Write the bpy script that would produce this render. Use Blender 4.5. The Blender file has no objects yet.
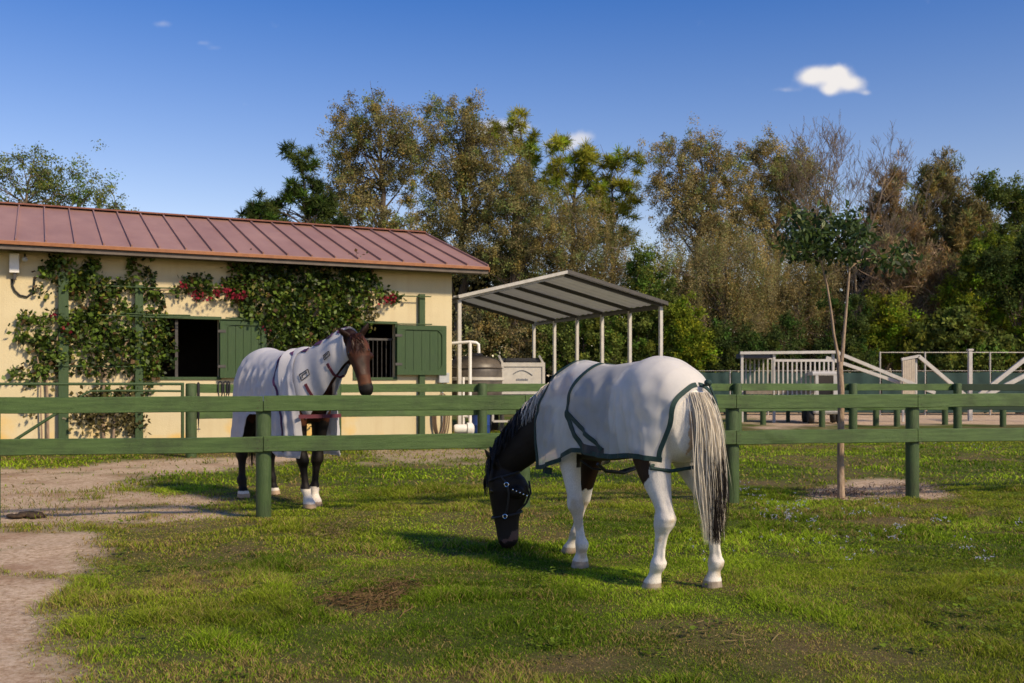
import bpy, math, random
import numpy as np
from mathutils import Vector, Matrix
random.seed(7)
RNG = np.random.default_rng(11)
PI = math.pi
scene = bpy.context.scene
COL = scene.collection
CAM_H, FPX, HY = 1.45, 995.6, 383.0

# ------------------------------------------------------------------ measuring helpers
def gpt(px, py):
    d = CAM_H * FPX / (py - HY)
    return ((px - 512) / FPX * d, d)
def at(px, py, d):
    return ((px - 512) / FPX * d, d, CAM_H + (HY - py) / FPX * d)

def hash2(ix, iy, seed):
    h = (ix.astype(np.int64) * 374761393 + iy.astype(np.int64) * 668265263 + seed * 974634777) & 0x7fffffff
    h = ((h ^ (h >> 13)) * 1274126177) & 0x7fffffff
    return ((h ^ (h >> 16)) & 0xffff) / 65535.0
def vnoise(x, y, s, seed=0):
    x = np.asarray(x, float) / s; y = np.asarray(y, float) / s
    ix = np.floor(x); iy = np.floor(y); fx = x - ix; fy = y - iy
    fx = fx * fx * (3 - 2 * fx); fy = fy * fy * (3 - 2 * fy)
    a = hash2(ix, iy, seed); b = hash2(ix + 1, iy, seed); c = hash2(ix, iy + 1, seed); d = hash2(ix + 1, iy + 1, seed)
    return (a * (1 - fx) + b * fx) * (1 - fy) + (c * (1 - fx) + d * fx) * fy
def fbm(x, y, s, seed=0, o=3):
    t = 0; a = 0.5; tot = 0
    for k in range(o):
        t = t + a * vnoise(x, y, s / 2 ** k, seed + k * 17); tot += a; a *= 0.5
    return t / tot
def sstep(a, b, x):
    t = np.clip((x - a) / (b - a), 0, 1)
    return t * t * (3 - 2 * t)

# ------------------------------------------------------------------ objects
def link(o, parent=None):
    COL.objects.link(o)
    if parent is not None: o.parent = parent
    return o
def tag(o, label=None, cat=None, group=None, kind=None):
    if label: o['label'] = label
    if cat: o['category'] = cat
    if group: o['group'] = group
    if kind: o['kind'] = kind
    return o
def thing(name, label, cat, loc=(0, 0, 0), rz=0.0, group=None):
    o = bpy.data.objects.new(name, None)
    o.empty_display_size = 0.2
    o.location = loc; o.rotation_euler = (0, 0, rz)
    return tag(link(o), label, cat, group)
def copy_tree(o, parent=None):
    c = o.copy(); COL.objects.link(c); c.parent = parent
    for ch in list(o.children): copy_tree(ch, c)
    return c

def mesh_np(name, verts, polys, mat, parent=None, cols=None, smooth=False):
    """verts (n,3); polys list of (m,k) index arrays; cols (n,3) point colours"""
    me = bpy.data.meshes.new(name)
    verts = np.asarray(verts, np.float32)
    polys = [np.asarray(p, np.int32) for p in polys if len(p)]
    me.vertices.add(len(verts)); me.vertices.foreach_set('co', verts.ravel())
    loops = np.concatenate([p.ravel() for p in polys])
    tot = np.concatenate([np.full(len(p), p.shape[1], np.int32) for p in polys])
    start = np.concatenate([[0], np.cumsum(tot)[:-1]]).astype(np.int32)
    me.loops.add(len(loops)); me.loops.foreach_set('vertex_index', loops)
    me.polygons.add(len(tot)); me.polygons.foreach_set('loop_start', start)
    try: me.polygons.foreach_set('loop_total', tot)
    except Exception: pass
    me.polygons.foreach_set('use_smooth', np.full(len(tot), smooth, bool))
    me.update(calc_edges=True); me.validate()
    if cols is not None:
        at_ = me.attributes.new('Col', 'FLOAT_COLOR', 'POINT')
        c4 = np.ones((len(verts), 4), np.float32); c4[:, :3] = cols
        at_.data.foreach_set('color', c4.ravel())
    if mat is not None: me.materials.append(mat)
    return link(bpy.data.objects.new(name, me), parent)

class MB:
    def __init__(s): s.v = []; s.f = []; s.m = Matrix.Identity(4); s.mi = []; s.cur = 0
    def add(s, vs, fs):
        o = len(s.v)
        s.v += [tuple(s.m @ Vector(p)) for p in vs]
        s.f += [tuple(i + o for i in f) for f in fs]; s.mi += [s.cur] * len(fs)
        return s
    def box(s, x0, x1, y0, y1, z0, z1, bev=0.0):
        if bev <= 0:
            vs = [(x, y, z) for z in (z0, z1) for y in (y0, y1) for x in (x0, x1)]
            return s.add(vs, [(0, 2, 3, 1), (4, 5, 7, 6), (0, 1, 5, 4), (2, 6, 7, 3), (0, 4, 6, 2), (1, 3, 7, 5)])
        b = min(bev, (x1 - x0) * .45, (y1 - y0) * .45, (z1 - z0) * .45)
        import bmesh
        bm = bmesh.new(); bmesh.ops.create_cube(bm, size=1)
        for v in bm.verts:
            v.co = ((x0 + x1) / 2 + v.co.x * (x1 - x0), (y0 + y1) / 2 + v.co.y * (y1 - y0), (z0 + z1) / 2 + v.co.z * (z1 - z0))
        bmesh.ops.bevel(bm, geom=bm.edges[:], offset=b, segments=2, affect='EDGES', profile=0.5)
        bm.verts.index_update()
        s.add([v.co[:] for v in bm.verts], [[v.index for v in f.verts] for f in bm.faces]); bm.free()
        return s
    def beam(s, a, b, w, h, up=(0, 0, 1), bev=0.0):
        a = Vector(a); b = Vector(b); d = b - a; L = d.length; d.normalize()
        side = Vector(up).cross(d)
        if side.length < 1e-4: side = Vector((1, 0, 0))
        side.normalize(); u = d.cross(side)
        old = s.m
        s.m = old @ Matrix(((side.x, d.x, u.x, a.x), (side.y, d.y, u.y, a.y), (side.z, d.z, u.z, a.z), (0, 0, 0, 1)))
        # frame flip keeps handedness (side, d, u)
        s.box(-w / 2, w / 2, 0, L, -h / 2, h / 2, bev); s.m = old
        return s
    def tube(s, pts, r, n=8, caps=True, flat=None):
        pts = [Vector(p) for p in pts]; k = len(pts)
        rs = r if isinstance(r, (list, tuple)) else [r] * k
        vs = []; fs = []; up = None
        for i, p in enumerate(pts):
            t = (pts[min(i + 1, k - 1)] - pts[max(i - 1, 0)]); t.normalize()
            if up is None:
                up = Vector((0, 0, 1)) if abs(t.z) < .9 else Vector((1, 0, 0))
            side = t.cross(up)
            if side.length < 1e-5: side = t.orthogonal()
            side.normalize(); up = side.cross(t)
            for j in range(n):
                a = 2 * PI * j / n
                vs.append(p + side * math.cos(a) * rs[i] + up * math.sin(a) * rs[i] * (flat or 1))
        for i in range(k - 1):
            for j in range(n):
                fs.append((i * n + j, i * n + (j + 1) % n, (i + 1) * n + (j + 1) % n, (i + 1) * n + j))
        if caps:
            fs.append(tuple(range(n - 1, -1, -1))); fs.append(tuple(range((k - 1) * n, k * n)))
        return s.add(vs, fs)
    def ell(s, c, rx, ry, rz, nu=16, nv=10, rot=None):
        vs = []; fs = []; R = rot or Matrix.Identity(3)
        for i in range(nv + 1):
            th = PI * i / nv
            for j in range(nu):
                ph = 2 * PI * j / nu
                vs.append(Vector(c) + R @ Vector((rx * math.sin(th) * math.cos(ph), ry * math.sin(th) * math.sin(ph), rz * math.cos(th))))
        for i in range(nv):
            for j in range(nu):
                fs.append((i * nu + j, (i + 1) * nu + j, (i + 1) * nu + (j + 1) % nu, i * nu + (j + 1) % nu))
        return s.add(vs, fs)
    def poly(s, pts):
        return s.add(pts, [tuple(range(len(pts)))])
    def prism(s, prof, x0, x1):          # profile in (y,z) extruded along x
        n = len(prof)
        vs = [(x0, y, z) for y, z in prof] + [(x1, y, z) for y, z in prof]
        fs = [tuple(range(n - 1, -1, -1)), tuple(range(n, 2 * n))] + [(i, (i + 1) % n, n + (i + 1) % n, n + i) for i in range(n)]
        return s.add(vs, fs)
    def lathe(s, prof, n=20, c=(0, 0, 0)):
        vs = []; fs = []; k = len(prof)
        for r, z in prof:
            for j in range(n):
                a = 2 * PI * j / n
                vs.append((c[0] + r * math.cos(a), c[1] + r * math.sin(a), c[2] + z))
        for i in range(k - 1):
            for j in range(n):
                fs.append((i * n + j, i * n + (j + 1) % n, (i + 1) * n + (j + 1) % n, (i + 1) * n + j))
        fs.append(tuple(range(n - 1, -1, -1))); fs.append(tuple(range((k - 1) * n, k * n)))
        return s.add(vs, fs)
    def build(s, name, mat, parent=None, smooth=False):
        me = bpy.data.meshes.new(name)
        me.from_pydata([tuple(p) for p in s.v], [], s.f)
        mats = mat if isinstance(mat, (list, tuple)) else [mat]
        for m in mats: me.materials.append(m)
        if len(mats) > 1: me.polygons.foreach_set('material_index', s.mi)
        me.validate(); me.update()
        import bmesh
        bm = bmesh.new(); bm.from_mesh(me); bmesh.ops.recalc_face_normals(bm, faces=bm.faces[:]); bm.to_mesh(me); bm.free()
        if smooth:
            me.polygons.foreach_set('use_smooth', [True] * len(me.polygons))
            try: me.set_sharp_from_angle(angle=math.radians(40))
            except Exception: pass
        return link(bpy.data.objects.new(name, me), parent)

# ------------------------------------------------------------------ materials
def new_mat(name):
    m = bpy.data.materials.new(name); m.use_nodes = True
    nt = m.node_tree; nt.nodes.clear()
    out = nt.nodes.new('ShaderNodeOutputMaterial')
    return m, nt, out
def N(nt, t, **kw):
    n = nt.nodes.new(t)
    for k, v in kw.items(): setattr(n, k, v)
    return n
def surf(name, c1, c2=None, rough=.7, scale=6, bump=0.0, bscale=40, metal=0.0, spec=.5, stretch=(1, 1, 1), dirt=None, dscale=1.5, damt=.5, stops=(.35, .65)):
    """two-tone noise surface with an optional dirt tone and bump"""
    m, nt, out = new_mat(name)
    b = N(nt, 'ShaderNodeBsdfPrincipled'); nt.links.new(b.outputs[0], out.inputs[0])
    tc = N(nt, 'ShaderNodeTexCoord'); mp = N(nt, 'ShaderNodeMapping'); mp.inputs['Scale'].default_value = stretch
    nt.links.new(tc.outputs['Object'], mp.inputs[0])
    no = N(nt, 'ShaderNodeTexNoise'); no.inputs['Scale'].default_value = scale; no.inputs['Detail'].default_value = 6
    no.inputs['Roughness'].default_value = .65
    nt.links.new(mp.outputs[0], no.inputs[0])
    r = N(nt, 'ShaderNodeValToRGB'); r.color_ramp.elements[0].position = stops[0]; r.color_ramp.elements[1].position = stops[1]
    r.color_ramp.elements[0].color = (*c1, 1); r.color_ramp.elements[1].color = (*(c2 or c1), 1)
    nt.links.new(no.outputs[0], r.inputs[0]); colr = r.outputs[0]
    if dirt:
        n2 = N(nt, 'ShaderNodeTexNoise'); n2.inputs['Scale'].default_value = dscale; n2.inputs['Detail'].default_value = 8; n2.inputs['Roughness'].default_value = .7
        nt.links.new(tc.outputs['Object'], n2.inputs[0])
        r2 = N(nt, 'ShaderNodeMapRange'); r2.inputs[1].default_value = .5; r2.inputs[2].default_value = .75; r2.inputs[4].default_value = damt
        nt.links.new(n2.outputs[0], r2.inputs[0])
        mx = N(nt, 'ShaderNodeMix', data_type='RGBA'); mx.inputs[7].default_value = (*dirt, 1)
        nt.links.new(r2.outputs[0], mx.inputs[0]); nt.links.new(colr, mx.inputs[6]); colr = mx.outputs[2]
    nt.links.new(colr, b.inputs['Base Color'])
    b.inputs['Roughness'].default_value = rough; b.inputs['Metallic'].default_value = metal
    b.inputs['Specular IOR Level'].default_value = spec
    if bump:
        nb = N(nt, 'ShaderNodeTexNoise'); nb.inputs['Scale'].default_value = bscale; nb.inputs['Detail'].default_value = 5
        nt.links.new(mp.outputs[0], nb.inputs[0])
        bp = N(nt, 'ShaderNodeBump'); bp.inputs['Strength'].default_value = bump; bp.inputs['Distance'].default_value = .02
        nt.links.new(nb.outputs[0], bp.inputs['Height']); nt.links.new(bp.outputs[0], b.inputs['Normal'])
    return m
def leaf_mat(name, trans=.35, rough=.5, spec=.3):
    m, nt, out = new_mat(name)
    a = N(nt, 'ShaderNodeAttribute', attribute_name='Col')
    b = N(nt, 'ShaderNodeBsdfPrincipled'); b.inputs['Roughness'].default_value = rough; b.inputs['Specular IOR Level'].default_value = spec
    t = N(nt, 'ShaderNodeBsdfTranslucent'); mx = N(nt, 'ShaderNodeMixShader'); mx.inputs[0].default_value = trans
    nt.links.new(a.outputs[0], b.inputs['Base Color']); nt.links.new(a.outputs[0], t.inputs[0])
    nt.links.new(b.outputs[0], mx.inputs[1]); nt.links.new(t.outputs[0], mx.inputs[2]); nt.links.new(mx.outputs[0], out.inputs[0])
    return m
def attr_mat(name, rough=.6, spec=.3, bump=0., bscale=60, sheen=0., stretch=(1, 1, 1), fine=.15):
    m, nt, out = new_mat(name)
    a = N(nt, 'ShaderNodeAttribute', attribute_name='Col')
    b = N(nt, 'ShaderNodeBsdfPrincipled'); b.inputs['Roughness'].default_value = rough; b.inputs['Specular IOR Level'].default_value = spec
    tc = N(nt, 'ShaderNodeTexCoord'); mp = N(nt, 'ShaderNodeMapping'); mp.inputs['Scale'].default_value = stretch
    nt.links.new(tc.outputs['Object'], mp.inputs[0])
    n = N(nt, 'ShaderNodeTexNoise'); n.inputs['Scale'].default_value = bscale; n.inputs['Detail'].default_value = 4
    nt.links.new(mp.outputs[0], n.inputs[0])
    mr = N(nt, 'ShaderNodeMapRange'); mr.inputs[1].default_value = .3; mr.inputs[2].default_value = .7; mr.inputs[3].default_value = 1 - fine; mr.inputs[4].default_value = 1 + fine
    nt.links.new(n.outputs[0], mr.inputs[0])
    mu = N(nt, 'ShaderNodeVectorMath', operation='MULTIPLY'); nt.links.new(a.outputs[0], mu.inputs[0]); nt.links.new(mr.outputs[0], mu.inputs[1])
    nt.links.new(mu.outputs[0], b.inputs['Base Color'])
    if sheen:
        b.inputs['Sheen Weight'].default_value = sheen
    if bump:
        bp = N(nt, 'ShaderNodeBump'); bp.inputs['Strength'].default_value = bump; bp.inputs['Distance'].default_value = .006
        nt.links.new(n.outputs[0], bp.inputs['Height']); nt.links.new(bp.outputs[0], b.inputs['Normal'])
    nt.links.new(b.outputs[0], out.inputs[0])
    return m
def fabric_mat(name, c1, c2, alpha=1.0, trans=.25):
    m, nt, out = new_mat(name)
    tc = N(nt, 'ShaderNodeTexCoord')
    n = N(nt, 'ShaderNodeTexNoise'); n.inputs['Scale'].default_value = 5; n.inputs['Detail'].default_value = 7; n.inputs['Roughness'].default_value = .7
    nt.links.new(tc.outputs['Object'], n.inputs[0])
    r = N(nt, 'ShaderNodeValToRGB'); r.color_ramp.elements[0].position = .3; r.color_ramp.elements[1].position = .7
    r.color_ramp.elements[0].color = (*c1, 1); r.color_ramp.elements[1].color = (*c2, 1)
    nt.links.new(n.outputs[0], r.inputs[0])
    d = N(nt, 'ShaderNodeBsdfPrincipled'); d.inputs['Roughness'].default_value = .85; d.inputs['Specular IOR Level'].default_value = .2
    nt.links.new(r.outputs[0], d.inputs['Base Color'])
    wv = N(nt, 'ShaderNodeTexNoise'); wv.inputs['Scale'].default_value = 260
    nt.links.new(tc.outputs['Object'], wv.inputs[0])
    bp = N(nt, 'ShaderNodeBump'); bp.inputs['Strength'].default_value = .25; bp.inputs['Distance'].default_value = .003
    nt.links.new(wv.outputs[0], bp.inputs['Height']); nt.links.new(bp.outputs[0], d.inputs['Normal'])
    t = N(nt, 'ShaderNodeBsdfTranslucent'); nt.links.new(r.outputs[0], t.inputs[0])
    mx = N(nt, 'ShaderNodeMixShader'); mx.inputs[0].default_value = trans
    nt.links.new(d.outputs[0], mx.inputs[1]); nt.links.new(t.outputs[0], mx.inputs[2]); last = mx
    if alpha < 1:
        tr = N(nt, 'ShaderNodeBsdfTransparent'); m2 = N(nt, 'ShaderNodeMixShader'); m2.inputs[0].default_value = alpha
        nt.links.new(tr.outputs[0], m2.inputs[1]); nt.links.new(mx.outputs[0], m2.inputs[2]); last = m2
    nt.links.new(last.outputs[0], out.inputs[0])
    return m

M = {}
M['fence'] = surf('fence_green_paint', (.040, .083, .016), (.077, .140, .033), .6, 3, .5, 30, stretch=(1, 1, 14), dirt=(.022, .032, .012), dscale=1.6, damt=.8)
M['fence_post'] = surf('fence_post_green', (.026, .056, .012), (.052, .094, .024), .6, 4, .5, 25, stretch=(6, 6, .8), dirt=(.035, .035, .016), dscale=3, damt=.7)
M['fence_shade_leg'] = surf('fence_shade_leg_green', (.02, .04, .02), (.03, .055, .025), .65, 4)  # dark green with shade painted in for fence rails; also colours ramp legs
M['shutter'] = surf('shutter_green', (.018, .052, .011), (.032, .072, .017), .6, 4, .3, 22, stretch=(16, 16, 1), dirt=(.025, .05, .02), damt=.5)
M['trellis'] = surf('trellis_green', (.022, .052, .013), (.038, .076, .022), .65, 5, .2, 30, stretch=(8, 8, 1))
M['roof'] = surf('roof_copper_metal', (.285, .155, .115), (.36, .205, .155), .45, 1.2, .05, 6, metal=.0, stretch=(1, .35, 1), dirt=(.27, .135, .10), dscale=.8, damt=.5)
M['fascia'] = surf('fascia_copper', (.22, .075, .022), (.30, .115, .034), .5, 6)
M['soffit'] = surf('soffit_wood', (.16, .11, .08), (.22, .15, .11), .8, 5)
M['soffit_grey'] = surf('soffit_grey', (.10, .08, .066), (.14, .115, .098), .8, 5)
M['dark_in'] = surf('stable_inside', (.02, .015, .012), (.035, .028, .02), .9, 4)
M['white_pipe'] = surf('white_plastic', (.72, .70, .66), (.8, .78, .75), .4, 5, dirt=(.5, .45, .38), damt=.4)
M['white_metal'] = surf('white_painted_metal', (.42, .40, .375), (.54, .52, .49), .45, 6, dirt=(.4, .34, .26), damt=.5)
M['galv'] = surf('galvanised_steel', (.32, .31, .29), (.42, .41, .39), .5, 9, metal=.2, dirt=(.35, .3, .25), damt=.3)
M['tin'] = fabric_mat('ribbed_roof_sheet', (.62, .59, .54), (.74, .71, .66), 1.0, .16)  # translucency added so the roof underside glows lighter
M['steel_dark'] = surf('steel_dark', (.035, .032, .03), (.06, .055, .05), .5, 6)
M['black_plastic'] = surf('black_plastic', (.02, .02, .022), (.035, .035, .035), .4, 6, dirt=(.12, .10, .08), damt=.4)
M['rubber'] = surf('rubber', (.015, .015, .015), (.03, .03, .03), .8, 9)
M['blue_plastic'] = surf('blue_plastic', (.01, .035, .16), (.015, .05, .22), .4, 5)
M['screen'] = surf('green_wind_screen', (.007, .030, .027), (.012, .045, .04), .8, 2.5, .3, 5, dirt=(.05, .09, .08), damt=.4)
M['bark_grey'] = surf('bark_grey', (.10, .075, .052), (.24, .19, .14), .9, 12, .8, 18, stretch=(3, 3, .7))
M['bark_pale'] = surf('bark_pale', (.22, .15, .10), (.36, .27, .19), .9, 14, .6, 22, stretch=(2, 2, .6))
M['bark_dark'] = surf('bark_dark', (.05, .036, .026), (.12, .09, .065), .9, 9, .8, 16, stretch=(3, 3, .7))
M['leaf'] = leaf_mat('leaf', .4, .7, .08)
M['leaf_gloss'] = leaf_mat('leaf_glossy', .32, .45, .3)
M['grass'] = leaf_mat('grass_blade', .45, .7, .06)
M['petal'] = leaf_mat('petal', .4, .6, .2)
M['cable'] = M['rubber']
M['hose'] = surf('hose_rubber', (.16, .10, .06), (.22, .15, .09), .6, 8)
M['burgundy'] = surf('burgundy_webbing', (.075, .010, .022), (.11, .018, .035), .75, 40)
M['purple'] = surf('purple_lacing', (.05, .012, .06), (.08, .02, .085), .75, 40)
M['teal_trim'] = surf('dark_green_webbing', (.004, .024, .021), (.008, .040, .034), .7, 40, .3, 120)
M['black_strap'] = surf('black_webbing', (.010, .010, .012), (.02, .02, .024), .6, 40)
M['buckle'] = surf('silver_buckle', (.7, .7, .7), (.8, .8, .8), .25, 9, metal=1.0)
M['eye'] = surf('dark_eye', (.008, .005, .004), (.012, .008, .006), .08, 5)
M['tail_hair'] = leaf_mat('tail_hair', .35, .5, .25)
M['hair'] = attr_mat('horse_hair', .45, .35, fine=.1)
M['coat'] = attr_mat('horse_coat', .6, .22, bump=.25, bscale=160, sheen=.0, stretch=(1, 1, .5), fine=.13)
M['nail'] = surf('rusty_nail', (.03, .022, .016), (.06, .035, .02), .7, 20)
M['grey_box'] = surf('grey_outlet_box', (.35, .36, .36), (.42, .43, .43), .5, 6)
# ------------------------------------------------------------------ camera, light, sky
cam = bpy.data.cameras.new('camera'); camo = link(bpy.data.objects.new('camera', cam))
camo.location = (0, 0, CAM_H); camo.rotation_euler = (PI / 2, 0, 0)
cam.sensor_width = 36; cam.lens = 35.0; cam.shift_y = 0.0405; cam.clip_start = .1; cam.clip_end = 2000
cam.dof.use_dof = True; cam.dof.focus_distance = 7.6; cam.dof.aperture_fstop = 4.5
scene.camera = camo
SUN_EL, SUN_AZ = math.radians(36), math.atan2(.74, -.67)
sd = Vector((math.sin(SUN_AZ) * math.cos(SUN_EL), math.cos(SUN_AZ) * math.cos(SUN_EL), math.sin(SUN_EL)))
sun = bpy.data.lights.new('sun', 'SUN'); suno = link(bpy.data.objects.new('sun', sun))
sun.energy = 5.0; sun.angle = math.radians(6.0); sun.color = (1, .81, .55)
suno.rotation_euler = sd.to_track_quat('Z', 'Y').to_euler(); suno.location = (20, -20, 30)

world = bpy.data.worlds.new('World'); scene.world = world; world.use_nodes = True
nt = world.node_tree; nt.nodes.clear()
wo = N(nt, 'ShaderNodeOutputWorld'); bg = N(nt, 'ShaderNodeBackground'); nt.links.new(bg.outputs[0], wo.inputs[0])
sky = N(nt, 'ShaderNodeTexSky', sky_type='NISHITA'); sky.sun_disc = False
sky.sun_elevation = SUN_EL; sky.sun_rotation = SUN_AZ; sky.air_density = 1.0; sky.dust_density = .4; sky.ozone_density = 1.6
bg.inputs[1].default_value = .142
tc = N(nt, 'ShaderNodeTexCoord'); sx = N(nt, 'ShaderNodeSeparateXYZ'); nt.links.new(tc.outputs['Generated'], sx.inputs[0])
def mth(op, a, b=None, c=None, clamp=False):
    n = N(nt, 'ShaderNodeMath', operation=op); n.use_clamp = clamp
    for i, v in enumerate((a, b, c)):
        if v is None: continue
        if isinstance(v, (int, float)): n.inputs[i].default_value = v
        else: nt.links.new(v, n.inputs[i])
    return n.outputs[0]
# deepen the blue with elevation (a polarised sky)
el = N(nt, 'ShaderNodeMapRange'); el.inputs[1].default_value = .04; el.inputs[2].default_value = .37
nt.links.new(sx.outputs[2], el.inputs[0])
tint = N(nt, 'ShaderNodeValToRGB'); cr = tint.color_ramp
cr.elements[0].position = 0; cr.elements[0].color = (1.42, 1.12, .98, 1)
cr.elements[1].position = 1; cr.elements[1].color = (.27, .545, .98, 1)
nt.links.new(el.outputs[0], tint.inputs[0])
mul = N(nt, 'ShaderNodeVectorMath', operation='MULTIPLY'); nt.links.new(sky.outputs[0], mul.inputs[0]); nt.links.new(tint.outputs[0], mul.inputs[1])
# clouds by direction: azimuth/elevation tangents in front (+Y)
ysafe = mth('MAXIMUM', sx.outputs[1], .02)
cu = mth('DIVIDE', sx.outputs[0], ysafe); cv = mth('DIVIDE', sx.outputs[2], ysafe)
cno = N(nt, 'ShaderNodeTexNoise'); cno.inputs['Scale'].default_value = 34; cno.inputs['Detail'].default_value = 7; cno.inputs['Roughness'].default_value = .55
nt.links.new(tc.outputs['Generated'], cno.inputs[0])
cno2 = N(nt, 'ShaderNodeTexNoise'); cno2.inputs['Scale'].default_value = 120; cno2.inputs['Detail'].default_value = 5
nt.links.new(tc.outputs['Generated'], cno2.inputs[0])
nz = mth('ADD', mth('MULTIPLY', mth('SUBTRACT', cno.outputs[0], .5), 1.3), mth('MULTIPLY', mth('SUBTRACT', cno2.outputs[0], .5), .55))
def lobe(px, py, rx, ry, amp=1.0):
    du = mth('DIVIDE', mth('SUBTRACT', cu, (px - 512) / FPX), rx / FPX)
    dv = mth('DIVIDE', mth('SUBTRACT', cv, (HY - py) / FPX), ry / FPX)
    r = mth('SQRT', mth('ADD', mth('MULTIPLY', du, du), mth('MULTIPLY', dv, dv)))
    return mth('MULTIPLY', mth('EXPONENT', mth('MULTIPLY', mth('MULTIPLY', r, r), -1.0)), amp)
def clump(lobes, lo, hi, op, nsc=1.0):
    tot = None
    for l in lobes:
        v = lobe(*l); tot = v if tot is None else mth('ADD', tot, v)
    mr = N(nt, 'ShaderNodeMapRange', interpolation_type='SMOOTHSTEP'); mr.inputs[1].default_value = lo; mr.inputs[2].default_value = hi; mr.inputs[4].default_value = op
    nt.links.new(mth('ADD', tot, mth('MULTIPLY', nz, nsc)), mr.inputs[0])
    return mr.outputs[0]
c1 = clump([(808, 78, 12, 8), (820, 73, 13, 8), (839, 71, 9, 7), (838, 80, 16, 9), (854, 85, 13, 8), (829, 90, 9, 6), (866, 93, 7, 3, .5), (787, 90, 13, 3, .36)], .15, 1.2, .97, .62)
c2 = clump([(492, 131, 22, 10), (515, 127, 22, 9), (580, 138, 15, 7), (560, 146, 20, 6)], .2, 1.1, .72, .8)
c3 = clump([(163, 24, 10, 4, .7), (203, 43, 9, 3, .6), (214, 48, 8, 3, .5)], .25, 1.2, .28, .9)
call = mth('MAXIMUM', mth('MAXIMUM', c1, c2), c3)
cm = N(nt, 'ShaderNodeMix', data_type='RGBA'); nt.links.new(call, cm.inputs[0]); nt.links.new(mul.outputs[0], cm.inputs[6])
cm.inputs[7].default_value = (6.4, 6.1, 5.9, 1)
nt.links.new(cm.outputs[2], bg.inputs[0])

scene.view_settings.view_transform = 'Standard'; scene.view_settings.look = 'None'; scene.view_settings.exposure = 0
scene.render.engine = 'CYCLES'
scene.cycles.use_denoising = True
try: scene.cycles.denoiser = 'OPENIMAGEDENOISE'
except Exception: pass
scene.cycles.max_bounces = 7; scene.cycles.transparent_max_bounces = 16; scene.cycles.transmission_bounces = 4; scene.cycles.diffuse_bounces = 4
scene.cycles.sample_clamp_indirect = 6; scene.cycles.caustics_reflective = False; scene.cycles.caustics_refractive = False
scene.render.film_transparent = False

# ------------------------------------------------------------------ ground
def gh(x, y):
    x = np.asarray(x, float); y = np.asarray(y, float)
    h = (fbm(x, y, 2.2, 3) - .5) * .07 + (fbm(x, y, .55, 9) - .5) * .035
    return h * sstep(60, 25, y) * sstep(30, 15, np.abs(x))
def pip(x, y, poly):
    """signed distance (positive inside) of points to a polygon, metres"""
    ins = np.zeros(x.shape, bool); dist = np.full(x.shape, 1e9); n = len(poly)
    for i in range(n):
        x1, y1 = poly[i]; x2, y2 = poly[(i + 1) % n]
        c = ((y1 > y) != (y2 > y)) & (x < (x2 - x1) * (y - y1) / ((y2 - y1) + 1e-12) + x1); ins ^= c
        dx, dy = x2 - x1, y2 - y1; t = np.clip(((x - x1) * dx + (y - y1) * dy) / (dx * dx + dy * dy + 1e-12), 0, 1)
        dist = np.minimum(dist, np.hypot(x - x1 - t * dx, y - y1 - t * dy))
    return np.where(ins, dist, -dist)
P = lambda *pts: [gpt(*p) for p in pts]
SAND = [  # outline, edge softness, strength
    (P((-60, 467), (60, 467), (140, 461), (245, 457), (330, 455), (300, 461), (225, 468), (150, 476), (125, 484), (165, 494), (228, 499), (250, 508), (235, 517), (150, 520), (75, 524), (-60, 528)), .55, .9),
    (P((-80, 534), (74, 533), (80, 548), (66, 575), (70, 610), (84, 650), (80, 700), (76, 760), (-200, 760), (-200, 600)), .28, 1.0),
    (P((372, 452), (470, 449), (600, 449), (660, 452), (640, 458), (560, 460), (470, 461), (400, 462)), .9, .62),
    (P((802, 490), (842, 482), (868, 477), (905, 479), (940, 488), (962, 493), (930, 497), (880, 501), (830, 499), (806, 496)), .18, .9),
    (P((755, 421), (800, 418), (830, 421), (818, 427), (770, 428)), 1.2, .85),
    ([(9.0, 35), (60, 35), (70, 60), (9, 60)], 2.0, .95),
]
def sandmask(x, y):
    x = np.asarray(x, float); y = np.asarray(y, float)
    nz = (fbm(x, y, .9, 21) - .5) * 1.3 + (fbm(x, y, .22, 5) - .5) * .7
    m = np.zeros(x.shape)
    for poly, soft, st in SAND:
        sdist = pip(x, y, poly)
        m = np.maximum(m, st * sstep(-1.0, .8, sdist / soft + nz * 1.6))
    m = m * (1 - .6 * sstep(.60, .80, fbm(x, y, .5, 301, 4)) * sstep(30, 12, y))
    return m
BARE = [(365, 602, 42, 14, .9), (395, 590, 30, 8, .6), (620, 494, 20, 5, .3), (110, 600, 30, 12, .5), (330, 655, 40, 14, .25), (245, 521, 60, 6, .6), (600, 515, 60, 5, .35), (820, 600, 70, 16, .28), (760, 640, 90, 18, .25), (900, 655, 80, 14, .25)]
def drymask(x, y):
    x = np.asarray(x, float); y = np.asarray(y, float)
    d = .62 * sstep(.50, .70, fbm(x, y, 1.6, 41)) + .3 * sstep(.5, .72, fbm(x, y, .4, 43))
    px = 512 + x / y * FPX; py = HY + CAM_H * FPX / y
    for cx, cy, rx, ry, st in BARE:
        X, Y = gpt(cx, cy); wx = rx / FPX * Y; wy = ry * Y * Y / (CAM_H * FPX)
        r = np.hypot((x - X) / wx, (y - Y) / wy) + (fbm(x, y, .3, 77) - .5) * 1.2
        d = np.maximum(d, st * sstep(1.3, .3, r))
    return np.clip(d, 0, 1)
xs = np.concatenate([[-900, -400, -200, -120, -80, -55, -40, -30, -24, -20, -17, -14.5, -12.5], np.arange(-11, 15, .09), [15.5, 17, 19, 22, 26, 32, 40, 55, 80, 120, 200, 400, 900]])
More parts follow.
